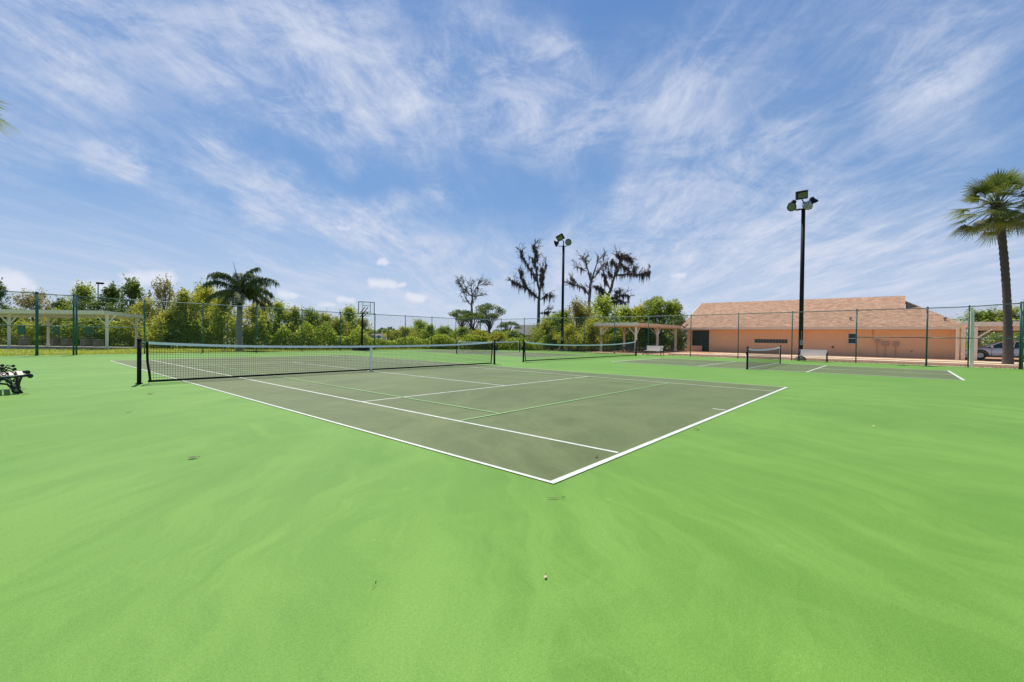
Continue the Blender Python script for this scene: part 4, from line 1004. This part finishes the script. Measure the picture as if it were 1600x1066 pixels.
# palms
def fan_palm(root_loc, H, lean, label, seed=2):
    g = random.Random(seed); r = thing('fan_palm', label, 'palm tree', root_loc, 'sabal palms'); o = Vector(root_loc)
    P = [o+lean*f*f+V(0, 0, H*f) for f in (0, .15, .4, .7, .9, 1)]
    t = MB(); n = 60; Q = []; rs = []
    for k in range(n+1):
        f = k/n; Q.append(o+lean*f*f+V(0, 0, H*f-.05)); rs.append((.245-.07*min(1, f*3)+.02*max(0, f-.85)*6)*(1+.085*((k % 2)*2-1)*(.3+.7*g.random())))
    t.tube(Q, rs, 14); t.build('trunk', 'palmbark', r, True)
    top = Q[-1]
    dead = MB()
    for k in range(9):
        a = g.uniform(0, 2*pi); d = V(cos(a), sin(a), 0); p = top+d*.2-V(0, 0, .3); e_ = p+d*g.uniform(.4, .7)-V(0, 0, g.uniform(.5, .9)); dead.tube([p, (p+e_)/2+V(0, 0, .15), e_], [.02, .015, .01], 4)
        for j in range(12):
            w = V(g.gauss(0, 1), g.gauss(0, 1), 0).normalized()*.015; t_ = e_+V(g.gauss(0, .18), g.gauss(0, .18), -g.uniform(.3, .7)); dead.quad(e_-w, e_+w, t_+w*.3, t_-w*.3, g.random())
    dead.build('dead_fronds', 'leaf_b', r)
    bt = MB()
    for k in range(46):
        a = g.uniform(0, 2*pi); z_ = g.uniform(-.9, .1); d = V(cos(a), sin(a), 0); p = top+V(0, 0, z_)+d*.15; bt.beam(p, p+d*g.uniform(.12, .3)+V(0, 0, g.uniform(.25, .45)), .06, .025)
    bt.build('leaf_boots', 'bark', r)
    c = MB(); st = MB()
    for k in range(62):
        a = k*2.39996+g.gauss(0, .2); e = -.75+2.2*((k+.5)/62)+g.gauss(0, .08); d = V(cos(a)*cos(e), sin(a)*cos(e), sin(e)); L_ = g.uniform(1.0, 1.55)
        droop = V(0, 0, -.22*L_*max(0, cos(e))); hub = top+d*L_+droop; mid = top+d*L_*.5+droop*.2
        st.tube([top, mid, hub], [.022, .016, .012], 4)
        fd = V(cos(a)*cos(e), sin(a)*cos(e), sin(e)-(.34 if e < 1.0 else 0)+g.gauss(0, .15)).normalized(); s = fd.cross(V(0, 0, 1))
        if s.length < .05: s = V(1, 0, 0)
        s.normalize(); s = (s+V(0, 0, g.uniform(-.4, .4))).normalized(); s = (s-fd*s.dot(fd)).normalized(); nrm = s.cross(fd); R2 = g.uniform(.80, 1.08); nb = 26; t0 = g.random()
        for j in range(nb):
            b1 = -1.75+3.5*j/(nb-1); bd = (fd*cos(b1)+s*sin(b1)).normalized(); ll = R2*(.72+.28*cos(b1))*g.uniform(.85, 1.08)
            w = bd.cross(nrm).normalized(); fold = nrm*(.16*abs(sin(b1)))*ll
            m_ = hub+bd*ll*.55-fold*.3; e_ = hub+bd*ll-fold+V(0, 0, -g.uniform(.0, .16)*ll); tn = t0*.5+g.random()*.5
            c.quad(hub-w*.008, hub+w*.008, m_+w*.023, m_-w*.023, tn); c.quad(m_-w*.023, m_+w*.023, e_+w*.004, e_-w*.004, tn)
    st.build('leaf_stalks', 'palmleaf', r); c.build('fronds', 'palmleaf', r)
    return r
base = V(34.05, -6.9, -.05)
fp = fan_palm(base, 8.95, V(-.72, .60, 0), 'tall sabal palm with a round fan leaf crown at the right edge')
f2 = copy_tree(fp); f2.location = at(-88, 14)-V(0, 0, .1); f2.scale = (1, 1, .97); f2.rotation_euler = (0, 0, 1.3); tag(f2, 'sabal palm whose frond tips poke in at the upper left edge', 'palm tree')

def queen_palm():
    o = V(8.7, 35.2, -.05); g = random.Random(4); r = thing('queen_palm', 'feathery drooping queen palm with pale trunk behind the back fence', 'palm tree', o)
    H = 3.9
    t = MB(); n = 34; t.tube([o+V(.02*sin(k*.3), 0, H*k/n) for k in range(n+1)], [(.235-.05*k/n)*(1.04 if k % 3 == 0 else 1) for k in range(n+1)], 12); t.build('trunk', 'qbark', r, True)
    top = o+V(0, 0, H)
    cs = MB(); cs.tube([top-V(0, 0, .1), top+V(0, 0, .4), top+V(0, 0, .9)], [.2, .17, .08], 10)
    for k in range(14):
        a = g.uniform(0, 2*pi); d = V(cos(a), sin(a), 0); cs.beam(top+d*.14+V(0, 0, g.uniform(-.3, .1)), top+d*.42+V(0, 0, .5), .07, .03)
    cs.build('crown_shaft', 'bark', r)
    # fronds: (angle in the view plane, elevation, length) then random ones
    c = MB(); st = MB()
    FR_ = [(-1, .15, .85, 3.3, 1.6), (-1, -.25, .45, 2.8, 1.3), (-1, .5, 0, 2.7, 1.2), (-.8, -.6, -.2, 2.5, 1.0), (1, .1, .6, 3.3, 1.45), (1, -.35, .25, 2.9, 1.2), (1, .3, -.25, 2.7, 1.0),
           (.25, .3, 1.25, 2.7, 1.3), (-.3, .4, 1.2, 2.4, 1.5), (.7, -.2, 1.15, 2.9, 2.6), (-.6, -.2, 1.1, 2.6, 2.0), (.5, -.8, -.4, 2.4, .8), (-.5, .9, .4, 2.6, 1.4),
           (.6, .8, .7, 2.6, 1.5), (.3, -.7, -.75, 2.1, .5), (-.7, .2, -.55, 2.3, .8), (.6, .5, -.6, 2.2, .6), (.1, 1, .2, 2.5, 1.2), (.8, .6, .15, 2.6, 1.2)]
    for sx, sy, e, L_, dr in FR_:
        d = (hr*sx+hf*sy).normalized(); tone = g.random(); n = 22; P = []
        L_ *= .9; p = top+V(0, 0, .55); ang = e+.25
        for k in range(n+1):
            P.append(p); p = p+(d*cos(ang)+V(0, 0, sin(ang)))*L_/n; ang -= dr/n*(1.3 if k > n*.45 else .65)
        st.tube(P, [.03-.024*k/n for k in range(n+1)], 5)
        for k in range(3, n+1):
            for j in range(3):
                q_ = P[k-1].lerp(P[k], (j+.5)/3); tg = (P[k]-P[k-1]).normalized(); s = tg.cross(V(0, 0, 1)).normalized()
                for sg in (-1, 1):
                    for _ in range(2):
                        l = g.uniform(.5, .85)*(1-.4*abs(k/n-.45)); dd_ = (s*sg*g.uniform(.5, .9)+tg*g.uniform(.2, .55)+V(0, 0, g.uniform(-.25, .35))).normalized()
                        m_ = q_+dd_*l*.5; e_ = m_+dd_*l*.15+V(g.gauss(0, .05), g.gauss(0, .05), -l*.6); w = tg*.022; tn = tone*.5+g.random()*.5
                        c.quad(q_-w*.5, q_+w*.5, m_+w, m_-w, tn); c.quad(m_-w, m_+w, e_+w*.2, e_-w*.2, tn)
    st.tube([top+V(0, 0, .8), top+V(0, 0, 1.7)-hr*.2, top+V(0, 0, 2.75)-hr*.5], [.04, .03, .008], 6)
    st.build('frond_stems', 'qleaf', r); c.build('fronds', 'qleaf', r)
queen_palm()

# ------------------------------------------------------------------ litter on the court
def litter(px, py, size, label, name='dry_leaf', curl=.5, rz=0, m='deadleaf'):
    d = fw+rt*((px-800)/F)-up*((py-533)/F); t = -CAM.z/d.z; p = CAM+d*t; b_ = MB(); n = 8
    rot = Matrix.Rotation(rz, 3, 'Z'); z0 = .010; curl *= .38; prev = None
    for k in range(n):
        f0, f1 = k/n, (k+1)/n
        def rim(f): w = size*(.28 if 'leaf' in name else .05)*sin(pi*min(1, f*1.02+.001))**.7; x = (f-.5)*size; z_ = z0+size*curl*(.35*sin(f*pi)+.12*sin(f*9)); return x, w, z_
        (xa, wa, za), (xb, wb, zb_) = rim(f0), rim(f1)
        for s in (-1, 1):
            b_.quad(*[V(p.x, p.y, 0)+rot@v for v in (V(xa, 0, za), V(xb, 0, zb_), V(xb, s*wb, zb_+wb*.8*curl), V(xa, s*wa, za+wa*.8*curl))])
    b_.tube([V(p.x, p.y, 0)+rot@V(size*.5, 0, z0), V(p.x, p.y, 0)+rot@V(size*.72, size*.05, z0+.01)], .0025, 4)
    tag(b_.build(name, m), label, 'leaf' if 'leaf' in name else 'twig')
litter(301, 717, .09, 'curled brown leaf on the green paint at the left foreground', rz=.4-.8)
litter(866, 780, .12, 'thin dark twig just below the nearest corner of the court lines', 'twig', .15, rz=-.8)
litter(235, 616, .12, 'dark leaf in front of the left post of the near net', rz=.6)
litter(1089, 672, .07, 'small dark leaf just outside the baseline', rz=1.2)
litter(932, 716, .05, 'tiny dark leaf inside the nearest corner of the court', rz=.2)
litter(1223, 598, .08, 'small dark speck of leaf beyond the far baseline corner', rz=.2)
litter(584, 918, .035, 'tiny reddish twig in the centre left foreground', 'twig', .2, rz=.5)
litter(852, 904, .03, 'tiny pale leaf fragment in the centre foreground', curl=.3, rz=.5, m='sand')
litter(1365, 667, .06, 'small yellowish leaf on the open green right of the court', curl=.3, m='tan')
litter(482, 603, .06, 'small brown leaf on the grey court in front of the net', rz=.5)
litter(505, 594, .05, 'tiny brown leaf on the grey court close to the net', rz=.1)
litter(200, 645, .07, 'thin brown leaf on the green paint below the left net post', curl=.2, rz=.1)

# ------------------------------------------------------------------ light and sky
SAZ, SEL = R_(71.5), R_(59.5)
sd_ = V(cos(SAZ)*cos(SEL), sin(SAZ)*cos(SEL), sin(SEL))
sun = bpy.data.objects.new('sun', bpy.data.lights.new('sun', 'SUN')); COL.objects.link(sun)
sun.data.energy = 4.2; sun.data.angle = R_(.55); sun.data.color = (1, .955, .88)
sun.rotation_euler = sd_.to_track_quat('Z', 'Y').to_euler()
w = bpy.data.worlds.new('World'); S.world = w; w.use_nodes = True; nt = w.node_tree; N, L = nt.nodes, nt.links
bg = N['Background']; sky = N.new('ShaderNodeTexSky'); sky.sky_type = 'NISHITA'; sky.sun_disc = False
sky.sun_elevation = SEL; sky.sun_rotation = pi/2-SAZ; sky.air_density = 1.0; sky.dust_density = .6; sky.ozone_density = 2.0
def mth(op, a, c=None, clamp=False):
    n = N.new('ShaderNodeMath'); n.operation = op; n.use_clamp = clamp
    for i, v in enumerate((a, c)):
        if v is None: continue
        if isinstance(v, (int, float)): n.inputs[i].default_value = v
        else: L.new(v, n.inputs[i])
    return n.outputs[0]
def vm(op, a, c=None, sc=None):
    n = N.new('ShaderNodeVectorMath'); n.operation = op
    for i, v in enumerate((a, c)):
        if v is None: continue
        if isinstance(v, (tuple, list)): n.inputs[i].default_value = v
        else: L.new(v, n.inputs[i])
    if sc is not None:
        if isinstance(sc, (int, float)): n.inputs['Scale'].default_value = sc
        else: L.new(sc, n.inputs['Scale'])
    return n
def mr(v, a, c, lo=0, hi=1, smooth=True):
    n = N.new('ShaderNodeMapRange'); n.interpolation_type = 'SMOOTHSTEP' if smooth else 'LINEAR'
    for i, x in zip((1, 2, 3, 4), (a, c, lo, hi)): n.inputs[i].default_value = x
    L.new(v, n.inputs[0]); return n.outputs[0]
tc = N.new('ShaderNodeTexCoord'); dirv = tc.outputs['Generated']; sp = N.new('ShaderNodeSeparateXYZ'); L.new(dirv, sp.inputs[0])
az = mth('MULTIPLY', mth('ARCTAN2', sp.outputs[1], sp.outputs[0]), 180/pi); el = mth('MULTIPLY', mth('ARCSINE', sp.outputs[2]), 180/pi)
cb = N.new('ShaderNodeCombineXYZ'); L.new(az, cb.inputs[0]); L.new(el, cb.inputs[1])
# cirrus live on a high plane: fibres drawn out along one wind direction
inv = mth('DIVIDE', 1, mth('ADD', mth('MAXIMUM', sp.outputs[2], 0), .10))
pl = vm('SCALE', dirv, sc=inv).outputs[0]
def noise(vec, sc, det, rg, dist=0, lac=2):
    n = N.new('ShaderNodeTexNoise'); n.inputs['Scale'].default_value = sc; n.inputs['Detail'].default_value = det; n.inputs['Roughness'].default_value = rg; n.inputs['Distortion'].default_value = dist
    L.new(vec, n.inputs['Vector']); return n
mpz = N.new('ShaderNodeMapping'); mpz.inputs['Rotation'].default_value = (0, 0, -R_(36)); L.new(pl, mpz.inputs[0])
wn = noise(pl, 1.1, 3, .5); wrp = vm('MULTIPLY_ADD', wn.outputs['Color'], (.30, .34, 0)); L.new(mpz.outputs[0], wrp.inputs[2])
mp2 = N.new('ShaderNodeMapping'); mp2.inputs['Scale'].default_value = (.50, 1.9, 1); L.new(wrp.outputs[0], mp2.inputs[0])
fib = noise(mp2.outputs[0], 2.0, 10, .68, .25).outputs['Fac']
mp3 = N.new('ShaderNodeMapping'); mp3.inputs['Scale'].default_value = (.8, 1.3, 1); L.new(wrp.outputs[0], mp3.inputs[0])
mpd = N.new('ShaderNodeMapping'); mpd.inputs['Scale'].default_value = (1, 1, 2.1); mpd.inputs['Rotation'].default_value = (.25, -.2, .3); L.new(dirv, mpd.inputs[0])
puff = noise(mpd.outputs[0], 6.5, 12, .70, .55).outputs['Fac']
# broad placement of the cloud banks (azimuth, elevation in degrees)
wn2 = noise(dirv, 5, 8, .68); wc = vm('MULTIPLY_ADD', wn2.outputs['Color'], (13, 10, 0)); L.new(cb.outputs[0], wc.inputs[2]); Pn = vm('SUBTRACT', wc.outputs[0], (6.5, 5, 0)).outputs[0]
def ae(px, py):
    d = (fw+rt*((px-800)/F)-up*((py-533)/F)).normalized(); return (math.degrees(math.atan2(d.y, d.x)), math.degrees(math.asin(d.z)), 0)
def capsule(P, a, c, wd, s):
    a, c = Vector(ae(*a)), Vector(ae(*c)); ba = c-a; l2 = max(ba.dot(ba), 1e-4)
    pa = vm('SUBTRACT', P, tuple(a)).outputs[0]; h = mth('DIVIDE', vm('DOT_PRODUCT', pa, tuple(ba)).outputs['Value'], l2, True)
    v = vm('SUBTRACT', pa, vm('SCALE', tuple(ba), sc=h).outputs[0]).outputs[0]
    return mr(vm('LENGTH', v).outputs['Value'], 0, wd, s, 0)
SEG = [((30, 40), (320, 95), 5.5, .75), ((60, 5), (330, 60), 4, .5), ((90, 112), (150, 128), 2.2, .5), ((380, 10), (540, 110), 7, .75), ((520, 120), (830, 160), 6.5, .95), ((560, 60), (600, 10), 3, .45),
       ((740, 70), (860, 150), 5, .6), ((20, 165), (340, 240), 2.4, .42), ((340, 240), (590, 375), 2.6, .6), ((20, 250), (200, 256), 1.6, .5), ((200, 256), (420, 320), 2.4, .45), ((400, 310), (640, 385), 2.6, .55),
       ((440, 145), (545, 245), 2.2, .6), ((600, 335), (670, 305), 1.8, .5), ((640, 230), (670, 290), 1.4, .35), ((640, 390), (950, 420), 4.5, .35), ((870, 195), (1060, 170), 4.5, .65), ((880, 130), (1110, 110), 5, .38),
       ((960, 340), (1200, 240), 4.5, .5), ((1200, 240), (1420, 130), 5, .5), ((1420, 130), (1600, -20), 4.2, .62), ((1140, 70), (1300, 30), 6, .35), ((1020, 270), (1180, 205), 3.5, .42), ((1000, 400), (1420, 350), 3.5, .35), ((1380, 50), (1500, -60), 5, .3), ((1250, 300), (1480, 220), 4, .25), ((900, 300), (880, 400), 3, .3), ((960, 405), (1520, 400), 7, .5), ((1000, 330), (1450, 300), 5, .3), ((380, 420), (760, 460), 4, .3)]
tot = None
for a, c, wd, s in SEG:
    v = capsule(Pn, a, c, wd*1.55, s); tot = v if tot is None else mth('ADD', tot, v)
tex = mth('ADD', mth('MULTIPLY', mr(fib, .36, .68), .50), mth('MULTIPLY', mr(puff, .38, .66), .58))
dens = mth('MULTIPLY', mth('MINIMUM', tot, 1.0), mth('ADD', mth('MULTIPLY', tex, .82), .09))
veil = mth('MULTIPLY', mr(fib, .42, .78), .15)
low = mth('MULTIPLY', mr(el, 1, 15, 1, 0), .42)
lowst = mth('MULTIPLY', mth('MULTIPLY', mr(el, 3, 17, 1, 0), mr(fib, .38, .66)), .25)
dens = mth('ADD', mth('ADD', dens, veil), mth('ADD', low, lowst), True)
# small fair weather cumulus near the horizon
wn3 = noise(dirv, 45, 5, .65); wc3 = vm('MULTIPLY_ADD', wn3.outputs['Color'], (1.7, 1.1, 0)); L.new(cb.outputs[0], wc3.inputs[2]); Pc = vm('SUBTRACT', wc3.outputs[0], (.85, .55, 0)).outputs[0]
cum = None
for a, c, wd, s in [((592, 409), (604, 409), .62, 1), ((583, 443), (612, 444), .85, 1), ((622, 445), (630, 445), .5, .9), ((640, 463), (660, 465), .8, .9), ((440, 461), (460, 463), .7, .8), ((6, 436), (30, 443), 1.3, 1), ((38, 445), (48, 450), .6, .8), ((200, 436), (265, 434), 1.1, .95), ((130, 447), (160, 447), 1, .8), ((530, 468), (548, 470), .6, .8), ((1056, 431), (1070, 431), .55, .7), ((500, 477), (520, 477), .5, .6), ((410, 472), (450, 478), .8, .6), ((1030, 480), (1070, 480), .7, .5), ((530, 355), (545, 357), .45, .6), ((700, 480), (780, 482), .7, .4)]:
    v = capsule(Pc, a, c, wd*1.15, s); cum = v if cum is None else mth('MAXIMUM', cum, v)
cum = mr(cum, .05, .95)
mixs = N.new('ShaderNodeMix'); mixs.data_type = 'RGBA'; skyc = N.new('ShaderNodeMix'); skyc.data_type = 'RGBA'; skyc.blend_type = 'MULTIPLY'; skyc.inputs[0].default_value = 1
L.new(sky.outputs[0], skyc.inputs[6]); skyc.inputs[7].default_value = (.80, 1.0, 1.28, 1)
rp = N.new('ShaderNodeValToRGB'); L.new(mr(el, -2, 48, 0, 1, False), rp.inputs[0])
def lin(c): return tuple((v/255/12.92 if v < 10 else ((v/255+.055)/1.055)**2.4)/.119/10 for v in c)+(1,)
e0 = rp.color_ramp.elements; e0[0].position = .04; e0[0].color = lin((190, 205, 228)); e0[1].position = 1; e0[1].color = lin((84, 128, 190))
for ps, c in ((.16, (156, 182, 214)), (.36, (120, 158, 204)), (.66, (102, 143, 197))):
    x = rp.color_ramp.elements.new(ps); x.color = lin(c)
gs = vm('SCALE', rp.outputs[0], sc=10).outputs[0]; blend = N.new('ShaderNodeMix'); blend.data_type = 'RGBA'; blend.inputs[0].default_value = .78
L.new(skyc.outputs[2], blend.inputs[6]); L.new(gs, blend.inputs[7]); L.new(blend.outputs[2], mixs.inputs[6]); L.new(dens, mixs.inputs[0]); mixs.inputs[7].default_value = (5.3, 5.8, 7.1, 1)
m2 = N.new('ShaderNodeMix'); m2.data_type = 'RGBA'; L.new(mixs.outputs[2], m2.inputs[6]); L.new(mth('MULTIPLY', cum, .62), m2.inputs[0]); m2.inputs[7].default_value = (7.4, 7.4, 8.0, 1)
L.new(m2.outputs[2], bg.inputs[0]); bg.inputs[1].default_value = .10

S.render.engine = 'CYCLES'; w.cycles.sampling_method = 'MANUAL'; w.cycles.sample_map_resolution = 512
S.cycles.transparent_max_bounces = 12; S.cycles.max_bounces = 8
S.view_settings.view_transform = 'Standard'; S.view_settings.look = 'None'; S.view_settings.gamma = 1; S.view_settings.exposure = 0.25
S.render.resolution_x = 1024; S.render.resolution_y = 682
